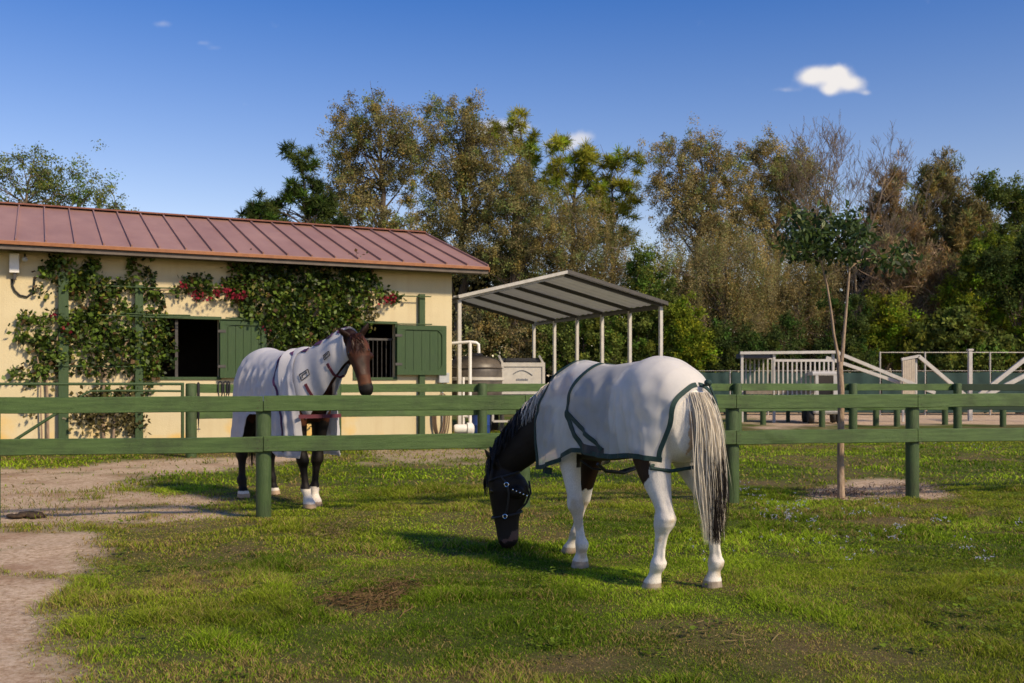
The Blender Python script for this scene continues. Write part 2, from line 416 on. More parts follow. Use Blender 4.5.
ys = np.concatenate([[-300, -100, -40, -15, -5, 0, 2, 3.2], np.arange(3.8, 13, .08), np.arange(13, 30, .17), np.arange(30, 46, .5), [48, 51, 55, 60, 70, 90, 130, 200, 400, 900, 1600]])
GX, GY = np.meshgrid(xs, ys); gx = GX.ravel(); gy = GY.ravel(); gyp = np.maximum(gy, 1.0)
sm_ = sandmask(gx, gyp); dm_ = drymask(gx, gyp)
gz = gh(gx, gy) - sm_ * .012 * (gy < 30)
nx, ny = len(xs), len(ys)
idx = np.arange(nx * ny).reshape(ny, nx)
quads = np.stack([idx[:-1, :-1], idx[:-1, 1:], idx[1:, 1:], idx[1:, :-1]], -1).reshape(-1, 4)
m, nt2, out = new_mat('ground_soil_and_sand')
def nn(t, **k): return N(nt2, t, **k)
L2 = nt2.links.new
b = nn('ShaderNodeBsdfPrincipled'); L2(b.outputs[0], out.inputs[0]); b.inputs['Roughness'].default_value = .95; b.inputs['Specular IOR Level'].default_value = .15
av = nn('ShaderNodeAttribute', attribute_name='Col'); sp = nn('ShaderNodeSeparateColor'); L2(av.outputs[0], sp.inputs[0])
tcg = nn('ShaderNodeTexCoord')
def noi(sc, det=6, ro=.65):
    n = nn('ShaderNodeTexNoise'); n.inputs['Scale'].default_value = sc; n.inputs['Detail'].default_value = det; n.inputs['Roughness'].default_value = ro
    L2(tcg.outputs['Object'], n.inputs[0]); return n
def ramp(src, stops):
    r = nn('ShaderNodeValToRGB'); e = r.color_ramp.elements
    for i, (p, c) in enumerate(stops):
        q = e[i] if i < 2 else e.new(p)
        q.position = p; q.color = (*c, 1)
    L2(src, r.inputs[0]); return r.outputs[0]
def mixc(f, a, bb):
    mx = nn('ShaderNodeMix', data_type='RGBA'); L2(f, mx.inputs[0]); L2(a, mx.inputs[6]); L2(bb, mx.inputs[7]); return mx.outputs[2]
n_big, n_mid, n_fine, n_grit = noi(.5), noi(3.5, 8, .7), noi(22, 8, .75), noi(90, 4, .8)
grassc = ramp(n_mid.outputs[0], [(.3, (.045, .066, .009)), (.7, (.115, .155, .02))])
dryc = ramp(n_fine.outputs[0], [(.3, (.085, .055, .028)), (.7, (.24, .185, .085))])
sandc = ramp(n_fine.outputs[0], [(.30, (.26, .155, .09)), (.45, (.58, .41, .27)), (.62, (.80, .64, .48))])
brown = ramp(n_grit.outputs[0], [(.35, (.26, .14, .08)), (.65, (.52, .33, .21))])
mr = nn('ShaderNodeMapRange'); mr.inputs[1].default_value = .48; mr.inputs[2].default_value = .66; mr.inputs[4].default_value = .75; L2(noi(1.1, 8, .7).outputs[0], mr.inputs[0])
sandc = mixc(mr.outputs[0], sandc, brown)
base = mixc(sp.outputs[1], grassc, dryc); base = mixc(sp.outputs[0], base, sandc)
L2(base, b.inputs['Base Color'])
bp = nn('ShaderNodeBump'); bp.inputs['Strength'].default_value = .8; bp.inputs['Distance'].default_value = .03
ad = nn('ShaderNodeMath', operation='ADD'); L2(n_fine.outputs[0], ad.inputs[0]); L2(n_grit.outputs[0], ad.inputs[1]); L2(ad.outputs[0], bp.inputs['Height']); L2(bp.outputs[0], b.inputs['Normal'])
ground = mesh_np('ground', np.stack([gx, gy, gz], 1), [quads], m, None, np.stack([sm_, dm_, dm_ * 0], 1), True)
tag(ground, kind='structure')

# ------------------------------------------------------------------ grass
def blades(n, d0, d1, lat, hmin, hmax, wid, seed):
    r = np.random.default_rng(seed)
    y = np.sqrt(r.uniform(d0 * d0, d1 * d1, n)); x = r.uniform(-1, 1, n) * (lat * y + 2.8)
    s = sandmask(x, y); dry = drymask(x, y)
    clump_ = fbm(x, y, .28, 61, 2); tall = fbm(x, y, 1.1, 63, 3)
    keep = (r.uniform(0, 1, n) > s ** .8 * 1.04) & (r.uniform(0, 1, n) < .45 + .9 * clump_) & (r.uniform(0, 1, n) > dry * .35)
    x, y, s, dry, clump_, tall = [a[keep] for a in (x, y, s, dry, clump_, tall)]; n = len(x)
    h = (hmin + (hmax - hmin) * sstep(.35, .72, clump_) * (.35 + 1.0 * sstep(.40, .66, tall))) * r.uniform(.55, 1.3, n) * (1 - .45 * dry)
    w = wid * r.uniform(.7, 1.4, n)
    a = r.uniform(0, 2 * PI, n); lean = np.abs(r.normal(0, .75, n)) + .25; la = r.uniform(0, 2 * PI, n)
    z = gh(x, y) - .004
    bx, by = np.cos(a) * w / 2, np.sin(a) * w / 2; lx, ly = np.cos(la) * h * lean, np.sin(la) * h * lean
    v = np.zeros((n, 5, 3))
    v[:, 0] = np.stack([x - bx, y - by, z], 1); v[:, 1] = np.stack([x + bx, y + by, z], 1)
    v[:, 2] = np.stack([x + bx * .8 + lx * .35, y + by * .8 + ly * .35, z + h * .6], 1)
    v[:, 3] = np.stack([x - bx * .8 + lx * .35, y - by * .8 + ly * .35, z + h * .6], 1)
    v[:, 4] = np.stack([x + lx, y + ly, z + h], 1)
    g = r.uniform(0, 1, n)[:, None]; tone = fbm(x, y, .9, 71)[:, None]; warm = fbm(x, y, 3.2, 73)[:, None]
    dk = np.array([.095, .155, .010]); md = np.array([.205, .298, .018]); br = np.array([.33, .45, .032]); st = np.array([.36, .27, .10]); yel = np.array([.27, .28, .03])
    c = dk * (1 - sstep(.25, .6, tone)) + md * sstep(.25, .6, tone)
    c = c + (br - c) * (sstep(.55, .8, tone) * .75)
    c = c * (.42 + 1.15 * g)
    c = c + (yel * (.6 + .6 * g) - c) * (sstep(.40, .68, warm) * .55)
    isdry = r.uniform(0, 1, n) < (.10 + .62 * dry + .32 * s)
    c = np.where(isdry[:, None], st * (.45 + .75 * r.uniform(0, 1, n)[:, None]), c)
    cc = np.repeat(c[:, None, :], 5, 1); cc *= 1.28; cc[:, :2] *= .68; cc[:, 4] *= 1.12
    o = np.arange(n)[:, None] * 5
    return v.reshape(-1, 3), o + np.array([0, 1, 2, 3]), o + np.array([3, 2, 4]), cc.reshape(-1, 3)
def merge(parts):
    V, Q, T, C, o = [], [], [], [], 0
    for v, q, t, c in parts:
        V.append(v); Q.append(q + o); T.append(t + o); C.append(c); o += len(v)
    return np.concatenate(V), [np.concatenate(Q), np.concatenate(T)], np.concatenate(C)
gp = [blades(660000, 3.4, 8.2, .60, .016, .058, .0048, 1), blades(380000, 8.2, 14, .60, .018, .062, .0085, 2), blades(155000, 14, 30, .58, .03, .065, .02, 3)]
V, F, C = merge(gp)
tag(mesh_np('grass', V, F, M['grass'], None, C), 'short pasture grass covering the paddock', 'grass', kind='stuff')

# broad leaved weeds and pale flowers
def weeds():
    r = np.random.default_rng(5); V = []; C = []
    n = 3600
    y = np.sqrt(r.uniform(4.5 ** 2, 13.5 ** 2, n)); x = r.uniform(-.56, .56, n) * y
    k = (fbm(x, y, .8, 91) > .52) & (sandmask(x, y) < .35) & (r.uniform(0, 1, n) < .6 + .4 * (x > 1.5))
    x, y = x[k], y[k]
    for X, Y in zip(x, y):
        m_ = r.integers(4, 9); z = float(gh(X, Y)); s0 = r.uniform(.6, 1.3)
        col = np.array([.15, .22, .026]) * r.uniform(.6, 1.5) * np.array([1, 1, r.uniform(.6, 1.3)])
        for j in range(m_):
            a = r.uniform(0, 2 * PI); L = r.uniform(.018, .042) * s0; w = L * .42; hz = r.uniform(.01, .055) * s0
            ox, oy = X + r.normal(0, .03), Y + r.normal(0, .03)
            dx, dy = math.cos(a), math.sin(a); up = r.uniform(-.1, .6)
            V += [(ox, oy, z + hz), (ox + dx * L * .5 - dy * w, oy + dy * L * .5 + dx * w, z + hz + up * L * .5), (ox + dx * L, oy + dy * L, z + hz + up * L * .8), (ox + dx * L * .5 + dy * w, oy + dy * L * .5 - dx * w, z + hz + up * L * .5)]
            C += [col * r.uniform(.7, 1.25)] * 4
    V = np.array(V); q = np.arange(len(V)).reshape(-1, 4)
    return V, q, np.array(C)
V, q, C = weeds()
tag(mesh_np('weed', V, [q], M['grass'], None, C), 'low broad-leaved weeds scattered through the pasture grass', 'weeds', kind='stuff')
def flowers():
    r = np.random.default_rng(8); V = []; C = []
    spots = [(748, 493, 14, 5, 16), (757, 505, 10, 5, 12), (780, 515, 22, 9, 34), (790, 522, 8, 6, 18), (800, 511, 8, 4, 10), (812, 530, 5, 5, 8), (852, 518, 10, 5, 12), (880, 510, 14, 4, 10), (899, 533, 10, 5, 12), (893, 545, 5, 3, 6), (940, 528, 12, 5, 12), (965, 556, 12, 5, 10), (985, 566, 6, 4, 10), (1022, 530, 6, 4, 6), (860, 560, 40, 14, 12), (975, 450, 30, 4, 14), (945, 447, 20, 4, 10), (700, 560, 30, 14, 6), (830, 545, 60, 20, 16)]
    for cx, cy, rx, ry, n in spots:
        for k in range(n):
            X, Y = gpt(cx + r.normal(0, rx * .6), cy + r.normal(0, ry * .6)); z = float(gh(X, Y)) + r.uniform(.05, .11)
            tone = np.array([.55, .56, .70]) * r.uniform(.6, 1.1)
            for p in range(5):
                a = 2 * PI * p / 5 + r.uniform(0, .5); L = r.uniform(.008, .014); w = L * .5; dx, dy = math.cos(a), math.sin(a)
                ox, oy, oz = X + r.normal(0, .006), Y + r.normal(0, .006), z + r.normal(0, .006)
                V += [(ox, oy, oz), (ox + dx * L * .6 - dy * w, oy + dy * L * .6 + dx * w, oz + .006), (ox + dx * L, oy + dy * L, oz + .009), (ox + dx * L * .6 + dy * w, oy + dy * L * .6 - dx * w, oz + .006)]
                C += [tone] * 4
    V = np.array(V); return V, np.arange(len(V)).reshape(-1, 4), np.array(C)
V, q, C = flowers()
tag(mesh_np('wildflower', V, [q], M['petal'], None, C), 'pale lavender wildflowers dotted in the grass by the fence', 'wildflowers', kind='stuff')

def dry_litter():
    """raked dead grass and twigs lying on bare spots"""
    r = np.random.default_rng(14); V = []; Q = []; C = []
    for cx, cy, rx, ry, n, tone in [(365, 603, 44, 11, 480, (.17, .11, .05)), (400, 590, 26, 8, 300, (.2, .13, .065)), (842, 492, 34, 6, 420, (.17, .115, .085)), (905, 489, 40, 6, 480, (.25, .19, .15)), (520, 490, 0, 0, 0, (0, 0, 0)), (710, 640, 70, 16, 60, (.26, .2, .09)), (330, 532, 26, 10, 300, (.22, .17, .075))]:
        for k in range(n):
            X, Y = gpt(cx + r.normal(0, rx * .55), cy + r.normal(0, ry * .55)); z = float(gh(X, Y)) + r.uniform(.004, .03)
            a = r.uniform(0, PI); L = r.uniform(.03, .11); w = .0028 * Y / 7
            dx, dy = math.cos(a) * L / 2, math.sin(a) * L / 2; o = len(V); up = r.normal(0, .012)
            V += [(X - dx + math.sin(a) * w, Y - dy - math.cos(a) * w, z - up), (X + dx + math.sin(a) * w, Y + dy - math.cos(a) * w, z + up), (X + dx - math.sin(a) * w, Y + dy + math.cos(a) * w, z + up + .003), (X - dx - math.sin(a) * w, Y - dy + math.cos(a) * w, z - up + .003)]
            C += [np.array(tone) * r.uniform(.5, 1.5)] * 4
    V = np.array(V); return V, np.arange(len(V)).reshape(-1, 4), np.array(C)
V, q, C = dry_litter()
tag(mesh_np('dry_grass_litter', V, [q], M['grass'], None, C), 'brown dead grass and bark litter lying on bare spots', 'litter', kind='stuff')

# crumbled dung pile on the dirt path
r_ = np.random.default_rng(3); mb = MB(); X0, Y0 = gpt(28, 516)
for k in range(90):
    rr = r_.uniform(.026, .045); a = r_.uniform(0, 2 * PI); dd = min(.5, abs(r_.normal(0, .3)))
    mb.ell((dd * math.cos(a) * .36, dd * math.sin(a) * .26, .0 + rr * .3 + max(0, .025 - dd * .05)), rr * 1.1, rr * .9, rr * .55, 8, 6)
o = mb.build('manure_pile', surf('dung_brown', (.035, .022, .012), (.07, .045, .025), .95, 30, .6, 60), None, True)
o.location = (X0, Y0, float(gh(X0, Y0))); tag(o, 'dark crumbled manure pile lying on the pale dirt path', 'manure')

# ------------------------------------------------------------------ post and rail fences
def round_post(parent, x, y, top, r, mat, bottom=-.35, base=None):
    mb = MB(); b0 = float(gh(x, y)) if base is None else base
    mb.lathe([(r, bottom), (r * 1.01, b0 + .25), (r, top - .03), (r * .93, top - .008), (r * .6, top)], 22, (x, y, 0))
    return mb.build('post', mat, parent, True)
def rail(parent, a, b, z0, z1, th, mat, wob=0.0, off=0.0):
    a = Vector((a[0], a[1], (z0 + z1) / 2)); b = Vector((b[0], b[1], (z0 + z1) / 2))
    mb = MB(); d = (b - a).normalized(); nrm = Vector((d.y, -d.x, 0)); hh = (z1 - z0) / 2; tt = th / 2
    a = a + nrm * off + d * .004; b = b + nrm * off - d * .004
    a.z += random.uniform(-wob, wob); b.z += random.uniform(-wob, wob)
    vs = []; fs = []; ns = 14; bv = .007; ph = random.uniform(0, 9)
    sec = [(-tt, -hh + bv), (-tt, hh - bv), (-tt + bv, hh), (tt - bv, hh), (tt, hh - bv), (tt, -hh + bv), (tt - bv, -hh), (-tt + bv, -hh)]
    for i in range(ns + 1):
        t = i / ns; p = a.lerp(b, t); p.z += .006 * math.sin(t * 3.1 + ph) * math.sin(PI * t) + random.uniform(-.0012, .0012)
        for u_, w_ in sec: vs.append(p + nrm * (u_ + .004 * math.sin(t * 4 + ph * 2) * math.sin(PI * t)) + Vector((0, 0, w_ + random.uniform(-.0012, .0012))))
    for i in range(ns):
        for k in range(8): fs.append((8 * i + k, 8 * i + (k + 1) % 8, 8 * i + 8 + (k + 1) % 8, 8 * i + 8 + k))
    fs += [tuple(range(7, -1, -1)), tuple(range(8 * ns, 8 * ns + 8))]
    mb.add(vs, fs); mb.cur = 1
    sgn = 1 if off > 0 else -1
    for e, dd in ((a, 1), (b, -1)):                      # nail heads
        for zz in (-.5, .45):
            c = e + d * dd * random.uniform(.03, .055) + nrm * sgn * (tt + .002) + Vector((0, 0, zz * hh)); vs = []
            for k in range(8): q = 2 * PI * k / 8; vs.append(c + d * math.cos(q) * .006 + Vector((0, 0, math.sin(q) * .006)))
            mb.add(vs, [tuple(range(8))])
    return mb.build('rail', [mat, M['nail']], parent, True)
fence = thing('paddock_fence', 'nearer green two-rail board fence crossing the paddock in front of the bay horse', 'fence', (0, 0, 0))
def fy(x): return 10.78 + .2285 * (x + 2.69)
fx = [-10.6, -7.95, -5.32, -2.69, .125, 2.655, 5.045, 7.6, 10.2]
for i, x in enumerate(fx):
    round_post(fence, x, fy(x), 1.255, .081, M['fence_post'])
nrm_off = .081 + .019
for i in range(len(fx) - 1):
    if i in (0, 7) and False: continue
    for z0, z1 in ((1.145, 1.312), (.713, .880)):
        dz = .004 * math.sin(i * 2.1)
        rail(fence, (fx[i], fy(fx[i])), (fx[i + 1], fy(fx[i + 1])), z0 + dz, z1 + dz, .036, M['fence'], .003, nrm_off)

back = thing('stable_fence', 'farther green rail fence with round posts running past the stable and sapling', 'fence', (0, 0, 0))
bpts = [(-6.22, 19.3), (-3.62, 20.5), (-.65, 21.75), (2.1, 22.9), (5.48, 24.2), (8.7, 25.4), (11.68, 26.1), (14.6, 25.4), (17.5, 24.6), (20.4, 23.9)]
for i, (x, y) in enumerate(bpts):
    round_post(back, x, y, 1.445, .105, M['fence_post'])
for i in range(len(bpts) - 1):
    if i == 6: mt = M['fence_shade_leg']
    mt = M['fence'] if i < 6 else M['fence_shade_leg']  # rails past the bend take the green with painted-in shade
    for z0, z1 in ((1.255, 1.43), (.745, .915)):
        rail(back, bpts[i], bpts[i + 1], z0, z1, .04, mt, .004, -.127)

far_f = thing('arena_fence', 'low far green rail fence edging the sandy arena behind the sapling', 'fence', (0, 0, 0))
fpx = [(690, 427), (763, 425), (822, 427), (876, 426), (897, 427), (945, 425), (1003, 427), (1060, 426), (1110, 426)]
fp = [gpt(px, py) for px, py in fpx]
for x, y in fp: round_post(far_f, x, y, 1.02, .10, M['fence_post'])
for i in range(len(fp) - 1):
    rail(far_f, fp[i], fp[i + 1], .78, .93, .05, M['fence'], .004, .126)
# ------------------------------------------------------------------ stable building
C0 = Vector((-1.45, 24.0, -.07)); BA = math.radians(25.5)
U = Vector((math.cos(BA), math.sin(BA), 0)); NB = Vector((math.sin(BA), -math.cos(BA), 0))
def wl(px, py, out=0.0):
    """local (t, z) on the wall plane moved OUT metres towards the viewer"""
    a = (px - 512) / FPX; c = C0.dot(NB) + out
    d = c / (a * NB.x + NB.y)
    Pt = Vector((a * d, d, 0)); return ((Pt - C0).dot(U), CAM_H + (HY - py) / FPX * d + .07)
barn = thing('stable_building', 'cream stable with copper metal roof and green shuttered stall windows', 'stable', C0[:], BA)
# wall material: cream stucco with yellow irrigation stains low down
m, nt3, out = new_mat('cream_stucco')
b = N(nt3, 'ShaderNodeBsdfPrincipled'); nt3.links.new(b.outputs[0], out.inputs[0]); b.inputs['Roughness'].default_value = .9; b.inputs['Specular IOR Level'].default_value = .15
tcw = N(nt3, 'ShaderNodeTexCoord')
n1 = N(nt3, 'ShaderNodeTexNoise'); n1.inputs['Scale'].default_value = 1.1; n1.inputs['Detail'].default_value = 8; n1.inputs['Roughness'].default_value = .65
nt3.links.new(tcw.outputs['Object'], n1.inputs[0])
r1 = N(nt3, 'ShaderNodeValToRGB'); r1.color_ramp.elements[0].position = .3; r1.color_ramp.elements[1].position = .7
r1.color_ramp.elements[0].color = (.55, .465, .29, 1); r1.color_ramp.elements[1].color = (.62, .535, .345, 1); nt3.links.new(n1.outputs[0], r1.inputs[0])
sz = N(nt3, 'ShaderNodeSeparateXYZ'); nt3.links.new(tcw.outputs['Object'], sz.inputs[0])
mrz = N(nt3, 'ShaderNodeMapRange'); mrz.inputs[1].default_value = 1.25; mrz.inputs[2].default_value = .1; nt3.links.new(sz.outputs[2], mrz.inputs[0])
n2 = N(nt3, 'ShaderNodeTexNoise'); n2.inputs['Scale'].default_value = .75; n2.inputs['Detail'].default_value = 6
nt3.links.new(tcw.outputs['Object'], n2.inputs[0])
mrs = N(nt3, 'ShaderNodeMapRange'); mrs.inputs[1].default_value = .50; mrs.inputs[2].default_value = .60; nt3.links.new(n2.outputs[0], mrs.inputs[0])
pr = N(nt3, 'ShaderNodeMath', operation='MULTIPLY'); nt3.links.new(mrz.outputs[0], pr.inputs[0]); nt3.links.new(mrs.outputs[0], pr.inputs[1])
pr2 = N(nt3, 'ShaderNodeMath', operation='MULTIPLY'); nt3.links.new(pr.outputs[0], pr2.inputs[0]); pr2.inputs[1].default_value = .9
mx = N(nt3, 'ShaderNodeMix', data_type='RGBA'); mx.inputs[7].default_value = (.70, .42, .06, 1); nt3.links.new(pr2.outputs[0], mx.inputs[0]); nt3.links.new(r1.outputs[0], mx.inputs[6])
# rain streaks and grime
n4 = N(nt3, 'ShaderNodeTexNoise'); n4.inputs['Scale'].default_value = 1.0; n4.inputs['Detail'].default_value = 7; mp4 = N(nt3, 'ShaderNodeMapping'); mp4.inputs['Scale'].default_value = (5, 5, .35)
nt3.links.new(tcw.outputs['Object'], mp4.inputs[0]); nt3.links.new(mp4.outputs[0], n4.inputs[0])
mr4 = N(nt3, 'ShaderNodeMapRange'); mr4.inputs[1].default_value = .5; mr4.inputs[2].default_value = .8; mr4.inputs[4].default_value = .25; nt3.links.new(n4.outputs[0], mr4.inputs[0])
mx4 = N(nt3, 'ShaderNodeMix', data_type='RGBA'); mx4.inputs[7].default_value = (.40, .28, .16, 1); nt3.links.new(mr4.outputs[0], mx4.inputs[0]); nt3.links.new(mx.outputs[2], mx4.inputs[6])
nt3.links.new(mx4.outputs[2], b.inputs['Base Color'])
n3 = N(nt3, 'ShaderNodeTexNoise'); n3.inputs['Scale'].default_value = 35; n3.inputs['Detail'].default_value = 6; nt3.links.new(tcw.outputs['Object'], n3.inputs[0])
bp = N(nt3, 'ShaderNodeBump'); bp.inputs['Strength'].default_value = .3; bp.inputs['Distance'].default_value = .02; nt3.links.new(n3.outputs[0], bp.inputs['Height']); nt3.links.new(bp.outputs[0], b.inputs['Normal'])
M['stucco'] = m
TL = -16.0; WH = 4.22; TH = .2; DEP = 7.4; RZ = 5.62; SLOPE = (RZ - 4.24) / (DEP / 2 + .65)
w1a, w1t = wl(160, 318); w1b, w1s = wl(219, 377)
w2a, w2t = wl(355, 324); w2b, w2s = wl(395, 376)
w1t = max(w1t, 2.85); w2t, w2s = w1t, w1s
opens = [(w1a, w1b, w1s, w1t), (w2a, w2b, w2s, w2t)]
mb = MB(); x = TL
for a_, b_, s_, t_ in opens:
    mb.box(x, a_, 0, TH, -.3, WH); mb.box(a_, b_, 0, TH, -.3, s_); mb.box(a_, b_, 0, TH, t_, WH); x = b_
mb.box(x, 0, 0, TH, -.3, WH)
mb.build('wall', M['stucco'], barn)
mb = MB(); mb.prism([(TH + .001, -.3), (DEP, -.3), (DEP, WH), (DEP / 2, WH + SLOPE * DEP / 2 - .05), (TH + .001, WH)], -TH, 0); mb.build('wall', M['stucco'], barn)
mb = MB(); mb.prism([(TH + .001, -.3), (DEP, -.3), (DEP, WH), (DEP / 2, WH + SLOPE * DEP / 2 - .05), (TH + .001, WH)], TL, TL + TH); mb.build('wall', M['stucco'], barn)
mb = MB(); mb.box(TL + TH, -TH, DEP - TH, DEP - .002, -.3, WH); mb.build('wall', M['stucco'], barn)
mb = MB(); mb.box(TL + TH, -TH, 3.4, 3.5, 0, 3.9); mb.box(TL + TH, -TH, TH, 3.4, 3.35, 3.4)
for xx in (-11.4, -7.9, -4.4): mb.box(xx, xx + .1, TH + .01, 3.4, 0, 3.3)
mb.build('stall_partition', M['dark_in'], barn)
# roof: two sheets with standing seams, ridge cap, copper fascia
mb = MB(); ey = -.65; by = DEP + .65; xr = .69; xl = TL - .7
def rz(y): return 4.24 + SLOPE * (y - ey) if y <= DEP / 2 else 4.24 + SLOPE * (by - y)
for y0, y1 in ((ey, DEP / 2), (by, DEP / 2)):
    mb.add([(xl, y0, rz(y0)), (xr, y0, rz(y0)), (xr, y1, RZ), (xl, y1, RZ), (xl, y0, rz(y0) + .05), (xr, y0, rz(y0) + .05), (xr, y1, RZ + .05), (xl, y1, RZ + .05)], [(0, 1, 2, 3), (4, 5, 6, 7), (0, 1, 5, 4), (1, 2, 6, 5), (2, 3, 7, 6), (3, 0, 4, 7)])
k = 0; xx = xr - .02
while xx > xl:
    for y0 in (ey, by):
        mb.beam((xx, y0, rz(y0) + .07), (xx, DEP / 2, RZ + .07), .026, .05)
    xx -= .53
roof = mb.build('roof', M['roof'], barn)
mb = MB(); mb.prism([(DEP / 2 - .16, RZ + .055), (DEP / 2, RZ + .115), (DEP / 2 + .16, RZ + .055), (DEP / 2, RZ + .10)], xl, xr + .004); mb.build('ridge_cap', M['fascia'], roof)
mb = MB(); mb.box(xl, xr, ey - .028, ey - .002, 4.212, 4.278)
mb.beam((xr + .014, ey, rz(ey) - .03), (xr + .014, DEP / 2, RZ - .0), .024, .10); mb.beam((xr + .014, by, rz(by) - .03), (xr + .014, DEP / 2, RZ - .03), .024, .15)
mb.build('fascia', M['fascia'], roof)
mb = MB(); mb.box(xl, xr - .01, ey + .03, ey + .06, 4.12, 4.205); mb.box(xl, xr - .005, ey + .062, -.004, 4.155, 4.18); mb.build('soffit', M['soffit_grey'], roof)
# windows and shutters
def window(a_, b_, s_, t_, bars, mull):
    mb = MB(); w = .06
    mb.box(a_ - .05, b_ + .05, -.022, .05, t_, t_ + w); mb.box(a_ - .05, b_ + .05, -.03, .06, s_ - w, s_)
    mb.box(a_ - .05, a_, -.02, .05, s_, t_); mb.box(b_, b_ + .05, -.02, .05, s_, t_)
    fr = mb.build('window', M['trellis'], barn)
    mb = MB()
    if mull: mb.box(mull - .03, mull + .03, .08, .12, s_, t_); 
    n = bars
    for i in range(n):
        xx = a_ + (b_ - a_) * (i + .5) / n
        mb.tube([(xx, .17, s_), (xx, .17, t_ - .34 if bars > 4 else t_)], .009, 6)
    if bars > 4: mb.box(a_, b_, .15, .19, t_ - .38, t_ - .33)
    if mull or n: mb.build('grille', M['steel_dark'], fr)
mull = wl(177, 350)[0]
window(*opens[0], 0, mull); window(*opens[1], 9, None)
def shutter(px0, px1, py0, py1, lab, gap):
    a_, t_ = wl(px0, py0); b_, _ = wl(px1, py0); _, s_ = wl((px0 + px1) / 2, py1)
    y1 = -gap; y0 = -gap - .045
    mb = MB(); n = 6; w = .11
    for i in range(n):
        xa = a_ + (b_ - a_) * i / n; xb = a_ + (b_ - a_) * (i + 1) / n
        mb.box(xa + .004, xb - .004, y0 + .012, y1, s_, t_)
    mb.box(a_, b_, y0 - .02, y0 + .010, t_ - w, t_); mb.box(a_, b_, y0 - .02, y0 + .010, s_, s_ + w)
    mb.box(a_, a_ + w, y0 - .018, y0 + .010, s_ + w, t_ - w); mb.box(b_ - w, b_, y0 - .018, y0 + .010, s_ + w, t_ - w)
    q = .17
    for cx, sx_ in ((a_ + w, 1), (b_ - w, -1)):
        for cz, sz_ in ((s_ + w, 1), (t_ - w, -1)):
            pts = [(cx, cz)] + [(cx + sx_ * q * (1 - math.sin(th)), cz + sz_ * q * (1 - math.cos(th))) for th in np.linspace(0, PI / 2, 7)]
            vs = [(p[0], y0 - .012, p[1]) for p in pts] + [(p[0], y0 + .009, p[1]) for p in pts]; k = len(pts)
            mb.add(vs, [tuple(range(k)), tuple(range(k, 2 * k))] + [(i, (i + 1) % k, k + (i + 1) % k, k + i) for i in range(k)])
    s = mb.build('shutter', M['shutter'], barn); s['label'] = lab
    for zz in (s_ + .25, t_ - .25): mb = MB(); mb.box(a_ - .05, a_ + .12, y0 - .03, y0 - .0205, zz - .03, zz + .03); mb.build('hinge', M['steel_dark'], s)
    return a_, b_, s_, t_
shutter(219, 265, 320, 378, 'green plank shutter swung open over the vine', .10)
sh2 = shutter(395, 444, 325, 375, 'green plank shutter swung open beside the building corner', .10)

# trellis frames on the wall
def trellis(label, posts, wires, sh=0.0):
    tr = thing('wall_trellis', label, 'trellis', C0[:], BA)
    for px, py0, py1, w in posts:
        t0, z1 = wl(px, py0, .12); z0 = wl(px, py1, .12)[1] if py1 < 436 else 0.0
        mb = MB(); mb.box(t0 - w / 2, t0 + w / 2, -.17 + sh, -.06 + sh, z0 - .05, z1, .006); mb.box(t0 - .03, t0 + .03, -.058 + sh, -.002, z1 - .3, z1 - .24); mb.box(t0 - .03, t0 + .03, -.058 + sh, -.002, max(z0, .3), max(z0, .3) + .06); mb.build('post', M['trellis'], tr)
    for x0, x1, py in wires:
        ta, z = wl(x0, py, .12); tb, _ = wl(x1, py, .12)
        mb = MB(); mb.tube([(ta, -.185, z), ((ta + tb) / 2, -.185, z - .01), (tb, -.185, z)], .014, 8); mb.build('wire', M['trellis'], tr)
trellis('green trellis posts and wires carrying the left vine', [(63.5, 272, 440, .19), (139, 285, 440, .16)], [(95, 176, 285.5), (100, 182, 315), (55, 150, 366), (140, 262, 317), (120, 190, 313.5)])
trellis('green trellis post standing between the right shutter and the eave', [(422.5, 294, 440, .14)], [(383, 430, 295), (355, 431, 322.5)], .052)
trellis('slim green trellis post half hidden behind the big flowering vine', [(243, 300, 440, .12)], [(225, 268, 318)], .052)

# service boxes
t0, z0 = wl(14, 268); t1, _ = wl(19, 268)
bx = thing('junction_box', 'white electrical box with looped black cable under the eave', 'electrical box', C0[:], BA)
zt, zb = wl(14, 254)[1], wl(14, 273.5)[1]; ta, tb = wl(9.3, 260)[0], wl(19.3, 260)[0]
mb = MB(); mb.box(ta, tb, -.16, -.002, zb, zt, .012); mb.build('housing', M['white_pipe'], bx)
mb = MB(); mb.box(ta + .07, tb - .05, -.13, -.05, zb - .14, zb - .002, .008); mb.build('connector', M['steel_dark'], bx)
def wpts(lst, o=.03): return [(wl(px, py)[0], -o, wl(px, py)[1]) for px, py in lst]
mb = MB(); mb.tube(wpts([(12, 279), (12.5, 286), (15, 291), (20, 295.5), (27, 297), (32, 293), (34, 286), (34.5, 278)]), .02, 8); mb.build('cable', M['cable'], bx, True)
cm_ = thing('security_camera', 'small dome camera on a bracket beside the white electrical box', 'camera', C0[:], BA)
tc_, zc_ = wl(25, 260.5); mb = MB(); mb.beam((tc_, -.002, zc_ + .12), (tc_, -.2, zc_ + .02), .03, .03); mb.build('bracket', M['steel_dark'], cm_)
mb = MB(); mb.ell((tc_, -.22, zc_), .055, .055, .05); mb.build('housing', M['grey_box'], cm_, True)
ta, za = wl(438, 375); tb, zb = wl(445, 382)
ob = thing('outlet_box', 'small grey outlet box below the right shutter', 'outlet', C0[:], BA)
mb = MB(); mb.box(ta - .02, ta + .24, -.14, -.002, zb - .02, zb + .22, .01); mb.build('housing', M['grey_box'], ob)
